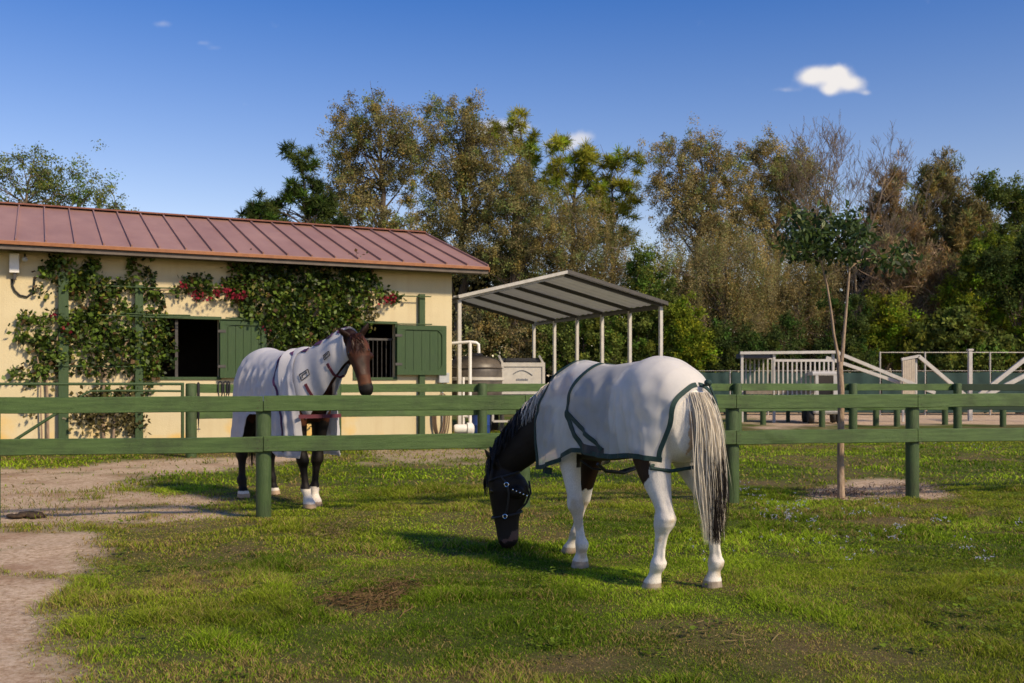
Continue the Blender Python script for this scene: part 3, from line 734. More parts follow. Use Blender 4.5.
mb = MB(); mb.tube([(ta + .1, -.05, zb - .02), (ta + .1, -.05, .05)], .02, 8); mb.build('conduit', M['grey_box'], ob, True)
hs = thing('garden_hose', 'brown hose hanging in loops on the stable corner', 'hose', C0[:], BA)
mb = MB()
for k in range(4):
    cx = wl(437 + k * 1.2, 410)[0]; top = 1.18; r = .20 + .015 * k
    mb.tube([(cx + r * math.sin(a) * .7, -.07 - .02 * k, .72 + (.46 + .03 * k) * math.cos(a)) for a in np.linspace(0, 2 * PI, 25)], .017, 7, False)
mb.build('coil', M['hose'], hs, True)
mb = MB(); cx = wl(438, 410)[0]; mb.box(cx - .08, cx + .1, -.16, -.002, 1.16, 1.21); mb.build('hook', M['steel_dark'], hs)

# ------------------------------------------------------------------ leaf clouds
def leaf_quads(pos, size, r, aspect=.5, drop=0.0, nrm_up=0.0):
    n = len(pos)
    d = r.normal(0, 1, (n, 3)); d[:, 2] -= drop; d /= np.linalg.norm(d, axis=1)[:, None]
    e = r.normal(0, 1, (n, 3)); 
    if nrm_up: e[:, 2] *= (1 - nrm_up)
    e -= (e * d).sum(1)[:, None] * d; e /= np.linalg.norm(e, axis=1)[:, None] + 1e-9
    s = size[:, None] if hasattr(size, '__len__') else size
    w = s * aspect * .5
    v = np.stack([pos, pos + d * s * .5 + e * w, pos + d * s, pos + d * s * .5 - e * w], 1)
    return v.reshape(-1, 3)
def leaf_obj(name, pos, size, cols, mat, parent, seed, aspect=.5, drop=0.0):
    r = np.random.default_rng(seed)
    v = leaf_quads(pos, size, r, aspect, drop)
    return mesh_np(name, v, [np.arange(len(v)).reshape(-1, 4)], mat, parent, np.repeat(cols, 4, 0))

# vines on the wall
def vine(label, blobs, dens, seed, stems, blossoms, sparse=()):
    r = np.random.default_rng(seed); v = thing('climbing_vine', label, 'vine', C0[:], BA)
    pos = []; col = []
    for (px, py, rx, ry, th, k) in blobs:
        t, z = wl(px, py); sx_ = rx / 45.; sz_ = ry / 45.
        n = int(dens * rx * ry * k)
        # build the blob out of many small sprays
        ns = max(3, n // 16)
        cu_ = r.normal(0, 1, (ns, 2)); rad = r.uniform(0, 1, ns) ** .5; cu_ = cu_ / np.linalg.norm(cu_, axis=1)[:, None] * rad[:, None]
        out = r.uniform(.06, 1, ns) * th * (1 - .6 * rad)
        j = r.integers(0, ns, n)
        p = np.stack([t + cu_[j, 0] * sx_, -.03 - out[j], z + cu_[j, 1] * sz_], 1) + r.normal(0, 1, (n, 3)) * np.array([.065, .045, .065])
        p[:, 1] = np.minimum(p[:, 1], -.02)
        tone = r.uniform(0, 1, (ns, 1))[j]; g = r.uniform(.6, 1.35, (n, 1))
        c = (np.array([.018, .036, .008]) * (1 - tone ** 1.5) + np.array([.15, .235, .03]) * tone ** 1.5) * g
        yel = r.uniform(0, 1, n) < .07; c[yel] = np.array([.19, .19, .035]) * g[yel]
        dead = r.uniform(0, 1, n) < .06; c[dead] = np.array([.12, .07, .03]) * g[dead]
        pos.append(p); col.append(c)
    for (px, py, rx, ry, n) in sparse:
        t, z = wl(px, py); p = np.stack([t + r.normal(0, rx / 75., n), -.05 - r.uniform(0, .15, n), z + r.normal(0, ry / 75., n)], 1)
        c = np.array([.11, .095, .035]) * r.uniform(.5, 1.4, (n, 1)); pos.append(p); col.append(c)
    pos = np.concatenate(pos); col = np.concatenate(col)
    leaf_obj('foliage', pos, r.uniform(.06, .135, len(pos)), col, M['leaf_gloss'], v, seed, .75, .35)
    mb = MB()
    for pts, rad in stems:
        q = wpts(pts, .07); mb.tube([(a + random.uniform(-.02, .02), b - random.uniform(0, .06), c) for a, b, c in q], [rad * (1 - .5 * i / len(q)) for i in range(len(q))], 6)
    mb.build('stem', M['bark_pale'], v, True)
    if blossoms:
        pos = []; 
        for px, py, rx, ry, n in blossoms:
            t, z = wl(px, py); pos.append(np.stack([t + r.normal(0, rx / 60., n), -.22 - r.uniform(0, .14, n), z + r.normal(0, ry / 60., n)], 1))
        pos = np.concatenate(pos); c = np.array([.30, .022, .045]) * r.uniform(.3, 1.3, (len(pos), 1))
        leaf_obj('blossom', pos, r.uniform(.05, .09, len(pos)), c, M['petal'], v, seed + 1, .9)
vine('leafy green vine with red blossoms climbing the left trellis and reaching over the left window',
     [(68, 272, 24, 12, .3, 1), (88, 286, 20, 12, .3, 1), (98, 262, 10, 5, .2, .8), (60, 264, 14, 6, .25, .9), (45, 290, 8, 6, .15, .5), (92, 305, 14, 18, .28, 1), (85, 318, 22, 14, .3, 1), (48, 328, 26, 14, .3, 1), (32, 340, 12, 9, .25, .9), (58, 350, 26, 12, .28, .9), (100, 335, 26, 18, .3, 1), (122, 350, 28, 20, .3, 1), (140, 330, 18, 22, .3, 1), (118, 300, 14, 14, .25, .9), (134, 272, 4, 20, .15, 1), (150, 276, 5, 22, .15, 1), (156, 292, 14, 8, .2, 1), (128, 290, 16, 10, .2, .9), (158, 310, 8, 14, .2, .9), (152, 350, 18, 22, .3, 1), (166, 332, 5, 12, .2, .5), (170, 358, 6, 12, .22, .6), (146, 375, 14, 8, .25, .8), (20, 372, 10, 6, .2, .8), (38, 376, 14, 8, .25, .8), (50, 365, 16, 8, .25, .8), (100, 368, 22, 8, .2, .8), (120, 390, 26, 8, .15, .55),
      (182, 288, 10, 6, .22, 1), (200, 284, 12, 6, .22, 1), (215, 290, 12, 7, .22, 1), (230, 290, 10, 8, .25, 1), (186, 278, 4, 5, .15, .8), (205, 287, 22, 8, .2, 1)],
     1.2, 31,
     [([(47, 440), (48, 405), (47, 375), (55, 350), (62, 320), (66, 285), (68, 270)], .03), ([(104, 440), (102, 405), (104, 378), (112, 362), (125, 358), (124, 345), (135, 330), (140, 300), (152, 280)], .035), ([(41, 440), (41, 400), (40, 380), (36, 345)], .02), ([(104, 378), (90, 350), (85, 320), (90, 290)], .028), ([(112, 440), (115, 400), (135, 372), (150, 350)], .025), ([(136, 292), (170, 290), (205, 287), (240, 290)], .02)],
     [(183, 287, 2.5, 2.5, 16), (200, 298, 9, 3, 26), (216, 294, 4, 4, 24), (226, 297, 5, 3, 14), (193, 297, 4, 2, 14), (234, 298, 3, 2, 12), (54, 318, 3, 3, 8), (64, 330, 3, 4, 10)],
     [(88, 412, 14, 16, 240), (120, 412, 16, 16, 300), (105, 398, 30, 8, 150), (135, 425, 8, 8, 110), (28, 408, 6, 9, 30), (85, 300, 30, 30, 70)])
vine('large dense green vine covering the wall between the two stall windows',
     [(262, 280, 30, 18, .45, 1), (250, 268, 18, 8, .35, .9), (300, 282, 34, 16, .5, 1), (335, 282, 26, 18, .45, 1), (360, 280, 16, 14, .35, .9), (270, 305, 30, 20, .5, 1), (310, 305, 36, 20, .55, 1), (345, 302, 26, 18, .45, 1), (285, 328, 32, 20, .5, 1), (325, 326, 34, 18, .5, 1), (355, 322, 16, 12, .35, .9), (300, 345, 36, 14, .45, 1), (345, 343, 14, 8, .3, .8), (372, 292, 14, 8, .3, .8), (368, 270, 8, 10, .25, .6), (386, 297, 10, 5, .2, .7), (398, 299, 8, 2.5, .15, .5), (345, 262, 24, 5, .3, .7), (238, 290, 10, 10, .3, 1), (245, 305, 8, 14, .3, .9), (280, 262, 16, 5, .3, .7)],
     1.5, 57,
     [([(296, 440), (297, 390), (300, 355), (303, 338), (310, 320), (325, 300), (345, 290), (372, 293), (400, 299)], .045), ([(305, 350), (303, 330), (285, 310), (262, 290), (248, 275)], .03), ([(300, 350), (310, 325), (318, 300), (320, 275)], .03), ([(299, 352), (290, 330), (290, 300), (285, 270)], .022), ([(306, 345), (322, 328), (350, 315)], .02)],
     [(388, 299, 4, 3, 30), (240, 297, 3, 3, 22), (227, 293, 4, 3, 20), (262, 330, 3, 3, 6), (380, 302, 5, 3, 14)], [(300, 400, 14, 25, 120), (255, 275, 20, 14, 80), (370, 312, 10, 14, 60)])
# ------------------------------------------------------------------ carport
dA = 26.0; A = at(460, 297, dA); CAn = math.radians(22.3); W_, L_, ZE, ZR = 6.07, 9.15, 3.66, 4.40
cp = thing('carport', 'open metal carport with ribbed gable roof on slim white posts', 'carport', (A[0], A[1], 0), CAn)
sl = (ZR - ZE) / (W_ / 2)
for i in range(6):
    y = .06 + (L_ - .12) * i / 5
    for x in (0, W_):
        mb = MB(); mb.box(x - .048, x + .048, y - .048, y + .048, -.2, ZE - .03, .008); mb.box(x - .1, x + .1, y - .1, y + .1, -.02, .03)
        mb.build('post', M['white_metal'], cp)
    mt = M['galv'] if i == 0 else M['steel_dark']
    for x0, x1 in ((0, W_ / 2), (W_, W_ / 2)):
        mb = MB(); mb.beam((x0, y, ZE), (x1, y, ZR), .06, .10); mb.build('rafter', mt if x0 == 0 else M['steel_dark'], cp)
for x in (0, W_):
    mb = MB(); mb.box(x - .04, x + .04, .10, L_ - .1, ZE - .10, ZE - .03); mb.build('eave_beam', M['steel_dark'], cp)
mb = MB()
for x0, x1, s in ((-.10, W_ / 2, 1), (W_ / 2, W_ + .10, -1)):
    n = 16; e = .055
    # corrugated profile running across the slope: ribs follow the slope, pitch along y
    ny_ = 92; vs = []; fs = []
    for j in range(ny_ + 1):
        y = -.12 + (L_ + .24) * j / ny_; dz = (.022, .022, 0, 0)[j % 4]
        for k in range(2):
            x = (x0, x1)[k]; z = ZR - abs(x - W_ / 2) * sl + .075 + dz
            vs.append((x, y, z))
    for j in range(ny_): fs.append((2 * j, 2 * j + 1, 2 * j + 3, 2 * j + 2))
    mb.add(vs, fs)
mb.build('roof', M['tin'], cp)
mb = MB(); mb.beam((-.10, -.15, ZE + .03), (W_ / 2, -.15, ZR + .065), .05, .085); mb.build('roof_trim', M['galv'], cp)
mb = MB(); mb.beam((W_ / 2, -.15, ZR + .08), (W_ + .10, -.15, ZE + .045), .05, .10); mb.beam((W_ + .11, -.15, ZE + .02), (W_ + .11, L_ + .1, ZE + .02), .04, .06); mb.build('roof_trim', M['steel_dark'], cp)

# ------------------------------------------------------------------ clutter beneath the carport
X0, Y0 = (at(484, 400, 29.5)[0] - .25, 29.5)
tk = thing('water_tank', 'dark rounded plastic tank with a white band under the carport', 'tank', (X0, Y0, 0), CAn)
prof = [(.05, .75), (.70, .78), (.86, .95), (.90, 1.2), (.90, 1.75), (.88, 1.95), (.75, 2.12), (.45, 2.22), (.22, 2.26), (.2, 2.33), (.04, 2.34)]
mb = MB(); mb.lathe(prof, 28)
for z in (1.02, 1.25, 1.88): mb.lathe([(.88, z - .03), (.93, z), (.88, z + .03)], 28)
mb.build('tank_body', surf('tank_brown', (.05, .042, .038), (.10, .085, .075), .45, 4, dirt=(.2, .16, .12), damt=.5), tk, True)
mb = MB(); mb.lathe([(.90, 1.52), (.935, 1.53), (.935, 1.61), (.90, 1.62)], 28); mb.build('band', M['white_metal'], tk, True)
mb = MB()
for sx_ in (-.6, .6):
    for sy in (-.6, .6): mb.box(sx_ - .05, sx_ + .05, sy - .05, sy + .05, 0, .76)
mb.box(-.75, .75, -.75, .75, .68, .77); mb.build('stand', M['steel_dark'], tk)

bx0 = at(523, 400, 29.2)
tr_ = thing('box_trailer', 'pale boxy trailer with an arched logo and dark open top behind the fence', 'trailer', (bx0[0], 29.2, 0), math.radians(8))
hw = .62
mb = MB(); mb.box(-hw, hw, 0, .05, 1.15, 2.02, .01); mb.box(-hw, -hw + .05, .051, 1.9, 1.15, 2.02); mb.box(hw - .05, hw, .051, 1.9, 1.15, 2.02); mb.box(-hw + .051, hw - .051, 1.85, 1.9, 1.15, 2.02); mb.box(-hw + .051, hw - .051, .051, 1.849, 1.15, 1.2)
mb.build('body', M['white_metal'], tr_)
mb = MB(); mb.box(-hw - .03, hw + .03, -.035, -.001, 1.93, 2.05); mb.box(-hw - .03, hw + .03, -.035, -.001, 1.12, 1.2); mb.box(-hw - .03, -hw + .05, -.033, -.001, 1.2, 1.93); mb.box(hw - .05, hw + .03, -.033, -.001, 1.2, 1.93); mb.build('panel_frame', M['white_metal'], tr_)
mb = MB(); mb.tube([(-.28 + .56 * t, -.012, 1.66 + .16 * math.sin(PI * (t * .85 + .12))) for t in np.linspace(0, 1, 14)], .014, 6)
for k in range(7): mb.box(-.20 + k * .052, -.165 + k * .052, -.014, -.001, 1.52, 1.57 + .012 * (k % 2))
mb.build('logo', surf('logo_grey', (.16, .17, .2), (.2, .21, .24), .6, 5), tr_)
mb = MB(); mb.box(-hw + .08, hw - .08, .08, 1.8, 2.03, 2.19, .05); mb.build('tarp', M['black_plastic'], tr_)
for sx_ in (-1, 1):
    mb = MB(); mb.beam((sx_ * (hw - .02) , .02, 2.03), (sx_ * (hw - .02) - .12, .02, 2.26), .06, .06); mb.build('upright', M['white_metal'], tr_)
    w = MB(); w.m = Matrix.Translation((sx_ * (hw + .12), .9, .34)) @ Matrix.Rotation(PI / 2, 4, 'Y'); w.lathe([(.14, -.09), (.30, -.1), (.34, -.06), (.34, .06), (.30, .1), (.14, .09)], 22); tw = w.build('wheel', M['rubber'], tr_, True)
    w = MB(); w.m = Matrix.Translation((sx_ * (hw + .12), .9, .34)) @ Matrix.Rotation(PI / 2, 4, 'Y'); w.lathe([(.02, -.10), (.15, -.095), (.15, .095), (.02, .10)], 16); w.build('rim', M['galv'], tw, True)
mb = MB(); mb.box(-hw + .02, hw - .02, .06, 1.85, .62, 1.149, .03); mb.build('chassis', M['black_plastic'], tr_)
mb = MB()
for a_, b_ in (((-.95, -.5, 1.02), (-.25, -.5, 1.02)), ((-.95, -.5, 1.02), (-.95, -.5, .35)), ((-.25, -.5, 1.02), (-.25, -.5, .62)), ((-.95, -.5, .62), (-.1, -.5, .62)), ((-.1, -.5, .62), (-.1, -.5, .35)), ((-.25, -.5, .62), (-.25, .06, .7)), ((-.95, -.5, .62), (-.6, .06, .7)), ((-.95, -.5, .35), (-.1, -.5, .35))): mb.beam(a_, b_, .06, .06)
mb.build('hitch_frame', M['white_metal'], tr_)

px_ = at(470, 400, 25.2); pv = thing('pipe_stand', 'white plastic standpipe with a hooked outlet beside the stable corner', 'pipe', (px_[0], px_[1], 0))
zt = at(470, 342, 25.2)[2]
mb = MB(); mb.tube([(0, 0, -.1), (0, 0, zt)], .045, 12); mb.build('upright', M['white_pipe'], pv, True)
mb = MB(); mb.tube([(-.46, .1, zt - .03), (0, 0, zt), (.16, 0, zt - .02), (.215, 0, zt - .06), (.225, 0, zt - .28)], .04, 10); mb.build('outlet_pipe', M['white_pipe'], pv, True)
mb = MB(); mb.tube([(-.17, .05, -.05), (-.17, .05, 1.6)], .032, 10); mb.tube([(-.17, .05, .6), (0, 0, .6)], .03, 8); mb.build('side_pipe', M['white_pipe'], pv, True)
q = at(464, 429, 24.9); pm = thing('water_pump', 'small white pool style pump sitting at the foot of the standpipe', 'pump', (q[0], q[1], 0), .2)
mb = MB(); mb.m = Matrix.Rotation(PI / 2, 4, 'Y'); mb.m = Matrix.Translation((0, 0, .30)) @ mb.m; mb.lathe([(.03, -.26), (.10, -.25), (.12, -.2), (.12, .06), (.16, .08), (.16, .2), (.1, .25), (.02, .26)], 18); mb.build('motor', M['white_pipe'], pm, True)
mb = MB(); mb.box(-.24, .24, -.12, .12, 0, .18, .01); mb.build('base', M['steel_dark'], pm)
q = at(479.5, 425, 26.6); bd = thing('plastic_drum', 'blue plastic drum standing behind the fence post near the pump', 'drum', (q[0], q[1], 0))
mb = MB(); mb.lathe([(.24, 0), (.27, .03), (.285, .2), (.275, .3), (.29, .33), (.275, .36), (.285, .6), (.275, .68), (.29, .70), (.26, .84), (.2, .88), (.05, .88)], 24); mb.build('barrel', M['blue_plastic'], bd, True)
mb = MB(); mb.lathe([(.03, .86), (.05, .9), (.03, .91)], 10, (.12, 0, 0)); mb.build('cap', M['black_plastic'], bd)

# pipe gate in front of the stable
gx0, gy0 = bpts[0]
def fpos(px):        # along the back fence line extended to the left
    a = (px - 512) / FPX; dx, dy = bpts[1][0] - gx0, bpts[1][1] - gy0
    # (gx0+dx s) = a (gy0+dy s)
    s = (a * gy0 - gx0) / (dx - a * dy); return Vector((gx0 + dx * s, gy0 + dy * s, 0))
gt = thing('pipe_gate', 'thin green tubular gate leading left from the stable fence post', 'gate', (0, 0, 0))
def gz_(px, py): v = fpos(px); return (v.x, v.y, CAM_H + (HY - py) / FPX * v.y)
for nm, pts, r in (('top_rail', [(184, 384), (90, 384), (-80, 384)], .028), ('middle_rail', [(184, 391.2), (120, 390.6), (91, 391), (86, 393), (80, 397)], .022), ('brace', [(82, 398), (60, 411), (15, 440), (-8, 455)], .03), ('bottom_rail', [(184, 447), (-80, 453)], .026)):
    mb = MB(); mb.tube([gz_(*p) for p in pts], r, 10); mb.build(nm, M['trellis'], gt, True)
for q0, q1, q2 in ((182.5, 384, 447), (-80, 384, 455)): mb = MB(); mb.tube([gz_(q0, q1), gz_(q0, q2)], .03, 10); mb.build('stile', M['trellis'], gt, True)
# straps hanging on the stable fence rail
def strap(px, label, loops):
    v = fpos(px); d = Vector((bpts[1][0] - gx0, bpts[1][1] - gy0, 0)).normalized(); nr = Vector((d.y, -d.x, 0))
    st = thing('halter', label, 'halter', (v.x - nr.x * .09, v.y - nr.y * .09, 0), math.atan2(d.y, d.x))
    mb = MB()
    for x0, w, z0, z1 in loops:
        mb.tube([(x0 - w, 0, z1), (x0 - w * 1.1, -.01, (z0 + z1) / 2), (x0, -.015, z0), (x0 + w * 1.1, -.01, (z0 + z1) / 2), (x0 + w, 0, z1), (x0, .02, z1 + .02), (x0 - w, 0, z1)], .016, 6, False)
    mb.build('strap', M['black_strap'], st, True)
    mb = MB(); mb.lathe([(.03, -.01), (.04, 0), (.03, .01)], 10, (loops[0][0], -.03, loops[0][2] + .05)); mb.build('ring', M['buckle'], st)
strap(224, 'black halter looped over the stable fence rail behind the bay horse', [(-.06, .035, 1.05, 1.46), (.04, .03, 1.12, 1.46), (.10, .02, 1.18, 1.46)])
strap(199, 'thin dark chain hanging from the stable fence beside its end post', [(0, .012, .50, 1.44)])

# ------------------------------------------------------------------ arena equipment on the right
def seg(px0, py0, px1, py1, d0, d1, base): return (Vector(at(px0, py0, d0)) - Vector(base), Vector(at(px1, py1, d1)) - Vector(base))
B0 = at(790, 383, 36.5); B0 = (B0[0], B0[1], 0)
rp = thing('loading_ramp', 'white railed platform with long handrails sloping down to the right', 'ramp', B0)
def railp(px0, px1, pyt, pyb, d, n, nm):
    mb = MB(); a, b_ = seg(px0, pyt, px1, pyt, d, d, B0); mb.beam(a, b_, .06, .09)
    a2, b2 = seg(px0, pyb, px1, pyb, d, d, B0); mb.beam(a2, b2, .05, .06)
    for i in range(n):
        t = i / (n - 1); p = a.lerp(b_, t); q_ = a2.lerp(b2, t); mb.beam(q_, p, .05, .05, (0, 1, 0))
    mb.build(nm, M['white_metal'], rp)
railp(741.5, 772, 358, 397, 37.6, 8, 'railing'); railp(774, 833, 360.5, 397, 36.2, 14, 'railing')
mb = MB(); a, b_ = seg(740, 356, 771, 356, 37.2, 37.2, B0); mb.beam(a, b_, 1.3, .16); mb.build('canopy_edge', surf('slate_edge', (.06, .07, .10), (.09, .10, .13), .6, 5), rp)
mb = MB(); a, b_ = seg(740, 353, 839, 352, 36.4, 36.4, B0); mb.beam(a, b_, .10, .10); mb.build('top_rail', M['white_metal'], rp)
for (x0, y0_, x1, y1_, d, nm) in ((838, 353, 935, 393, 36.3, 'handrail'), (826, 357.5, 915, 388, 37.4, 'handrail')):
    mb = MB(); a, b_ = seg(x0, y0_, x1, y1_, d, d, B0); mb.beam(a, b_, .08, .12); mb.build(nm, M['white_metal'], rp)
for px in (742, 774, 833):
    mb = MB(); yt = 353 if px < 840 else 353 + (px - 838) * .41; a = Vector(at(px, yt, 36.5)) - Vector(B0); mb.beam((a.x, a.y, 0), a, .09, .09, (0, 1, 0)); mb.build('post', M['white_metal'], rp)
mb = MB(); a, b_ = seg(741, 392, 836, 392, 37, 37, B0); mb.beam(a, b_, 1.6, .14); mb.build('deck', surf('deck_wood', (.16, .13, .10), (.24, .2, .16), .85, 8), rp)
for px in (745, 788, 832):
    mb = MB(); a = Vector(at(px, 393, 37)) - Vector(B0); mb.beam((a.x, a.y, 0), a, .12, .12, (0, 1, 0)); mb.build('leg', M['fence_shade_leg'], rp)
B1 = at(910, 383, 37); B1 = (B1[0], B1[1], 0)
jp = thing('braced_panel', 'narrow beige slatted panel propped by a white diagonal brace', 'panel', B1)
mb = MB()
for i in range(7):
    a, b_ = seg(903.5 + i * 1.75, 360 - i * .35, 903.5 + i * 1.75, 397, 37, 37, B1); mb.beam(b_, a, .055, .03, (0, 1, 0))
mb.build('panel', surf('panel_beige', (.40, .34, .27), (.52, .45, .36), .7, 8), jp)
mb = MB(); a, b_ = seg(901.5, 359.5, 919, 356, 37, 37, B1); mb.beam(a, b_, .09, .10); mb.build('top_rail', M['white_metal'], jp)
mb = MB(); a, b_ = seg(918.5, 356, 967, 397, 37, 37, B1); mb.beam(a, b_, .09, .13); mb.build('brace', M['white_metal'], jp)
for px in (903, 916):
    mb = MB(); a = Vector(at(px, 359, 37.1)) - Vector(B1); mb.beam((a.x, a.y, 0), a, .07, .07, (0, 1, 0)); mb.build('post', M['white_metal'], jp)
B2 = at(1010, 383, 37); B2 = (B2[0], B2[1], 0)
jr = thing('jump_brace', 'pair of white poles slanting up at the edge of the arena', 'pole', B2)
for x0, y0_, x1, y1_, d in ((978, 396, 1062, 330, 37), (985, 396, 1075, 350, 36.3)):
    mb = MB(); a, b_ = seg(x0, y0_, x1, y1_, d, d, B2); mb.beam(a, b_, .10, .15); mb.build('pole', M['white_metal'], jr)
for px, yt, d in ((1062, 330, 37), (1075, 350, 36.3)):
    mb = MB(); a = Vector(at(px, yt, d)) - Vector(B2); mb.beam((a.x, a.y, 0), a, .1, .1, (0, 1, 0)); mb.build('post', M['white_metal'], jr)
B3 = at(970, 383, 38.5)
wp = thing('light_post', 'tall single white post standing by the arena', 'post', (B3[0], B3[1], 0))
mb = MB(); mb.box(-.07, .07, -.07, .07, -.2, at(970, 351, 38.5)[2], .01); mb.build('shaft', M['white_metal'], wp)
mb = MB(); mb.box(-.10, .10, -.10, .10, at(970, 351, 38.5)[2] + .001, at(970, 349, 38.5)[2], .01); mb.build('cap', M['white_metal'], wp)
B4 = at(826, 383, 35.0)
uv = thing('utility_cart', 'white utility cart with a dark windscreen parked beside the ramp', 'cart', (B4[0], B4[1], 0), -.15)
mb = MB(); mb.box(-.46, .46, -.2, 1.9, .35, .92, .08); mb.build('body', M['white_metal'], uv)
mb = MB(); mb.prism([(-.1, 1.78), (.0, 1.86), (1.5, 1.86), (1.6, 1.78), (1.6, 1.72), (-.1, 1.72)], -.46, .46); mb.build('roof', M['white_metal'], uv)
for p0, p1, pw in (((-.32, -.14, .93), (-.32, -.06, 1.71), .10), ((.32, -.14, .93), (.32, -.06, 1.71), .16), ((-.32, 1.5, .93), (-.32, 1.45, 1.71), .07), ((.32, 1.5, .93), (.32, 1.45, 1.71), .07)): mb = MB(); mb.beam(p0, p1, pw, .08); mb.build('pillar', M['white_metal'], uv)
mb = MB(); mb.box(-.26, .23, -.09, -.07, .95, 1.70); mb.build('windscreen', surf('dark_glass', (.01, .012, .018), (.02, .022, .03), .1, 4), uv)
for sx_ in (-1, 1):
    for y in (.15, 1.5):
        w = MB(); w.m = Matrix.Translation((sx_ * .5, y, .28)) @ Matrix.Rotation(PI / 2, 4, 'Y'); w.lathe([(.1, -.09), (.25, -.1), (.28, -.06), (.28, .06), (.25, .1), (.1, .09)], 18); w.build('wheel', M['rubber'], uv, True)
# screened chain fence
sf = thing('screen_fence', 'long chain fence hung with dark green wind screens below the trees', 'fence', (0, 0, 0))
sxs = [at(px, 383, 45)[0] for px in (694, 730, 768, 826, 880, 925, 990, 1050, 1120)]
for i, x in enumerate(sxs):
    mb = MB(); mb.tube([(x, 45, -.2), (x, 45, 2.86 if i > 3 else 2.03)], .04, 10); mb.build('post', M['galv'], sf, True)
for i in range(len(sxs) - 1):
    vs = []; fs = []; nxx = 14
    for j in range(nxx + 1):
        t = j / nxx; x = sxs[i] + .06 + (sxs[i + 1] - sxs[i] - .12) * t
        for k, z in enumerate((.12, .8, 1.5, 1.96 - .05 * math.sin(PI * t))): vs.append((x, 44.93 + .03 * math.sin(t * 17 + k + i), z))
    for j in range(nxx):
        for k in range(3): o_ = j * 4 + k; fs.append((o_, o_ + 4, o_ + 5, o_ + 1))
    mb = MB(); mb.add(vs, fs); mb.build('screen', M['screen'], sf, True)
mb = MB(); mb.tube([(sxs[4], 45, 2.83), (sxs[-1], 45, 2.83)], .018, 8); mb.tube([(sxs[0], 44.95, 2.0), (sxs[-1], 44.95, 2.0)], .012, 6); mb.build('top_rail', M['galv'], sf, True)

# ------------------------------------------------------------------ trees
def branch_path(a, b, r, sag=.15, n=7):
    a = np.array(a); b = np.array(b); L = np.linalg.norm(b - a); mid = (a + b) / 2 + r.normal(0, .09 * L, 3); mid[2] += sag * L
    t = np.linspace(0, 1, n)[:, None]
    return (1 - t) ** 2 * a + 2 * t * (1 - t) * mid + t * t * b
PAL = {
    'olive': ((0.109, 0.105, 0.046), (0.428, 0.374, 0.168)), 'tan': ((.140, .124, .058), (0.519, 0.443, 0.212)), 'green': ((0.068, 0.097, 0.026), (0.232, 0.289, 0.063)),
    'dark': ((0.029, 0.048, 0.017), (0.129, 0.187, 0.048)), 'pine': ((0.138, 0.159, 0.022), (0.580, 0.552, 0.069)), 'bpine': ((0.028, 0.050, 0.017), (0.152, 0.200, 0.044)), 'brown': ((.130, .100, .060), (0.448, 0.336, 0.201)),
    'bright': ((0.069, 0.108, 0.014), (0.373, 0.442, 0.044)), 'airy': ((0.097, 0.117, 0.034), (0.276, 0.331, 0.103)), 'caz': ((0.123, 0.118, 0.053), (0.428, 0.355, 0.168)), 'gloss': ((.016, .032, .009), (.080, .130, .030)),
}
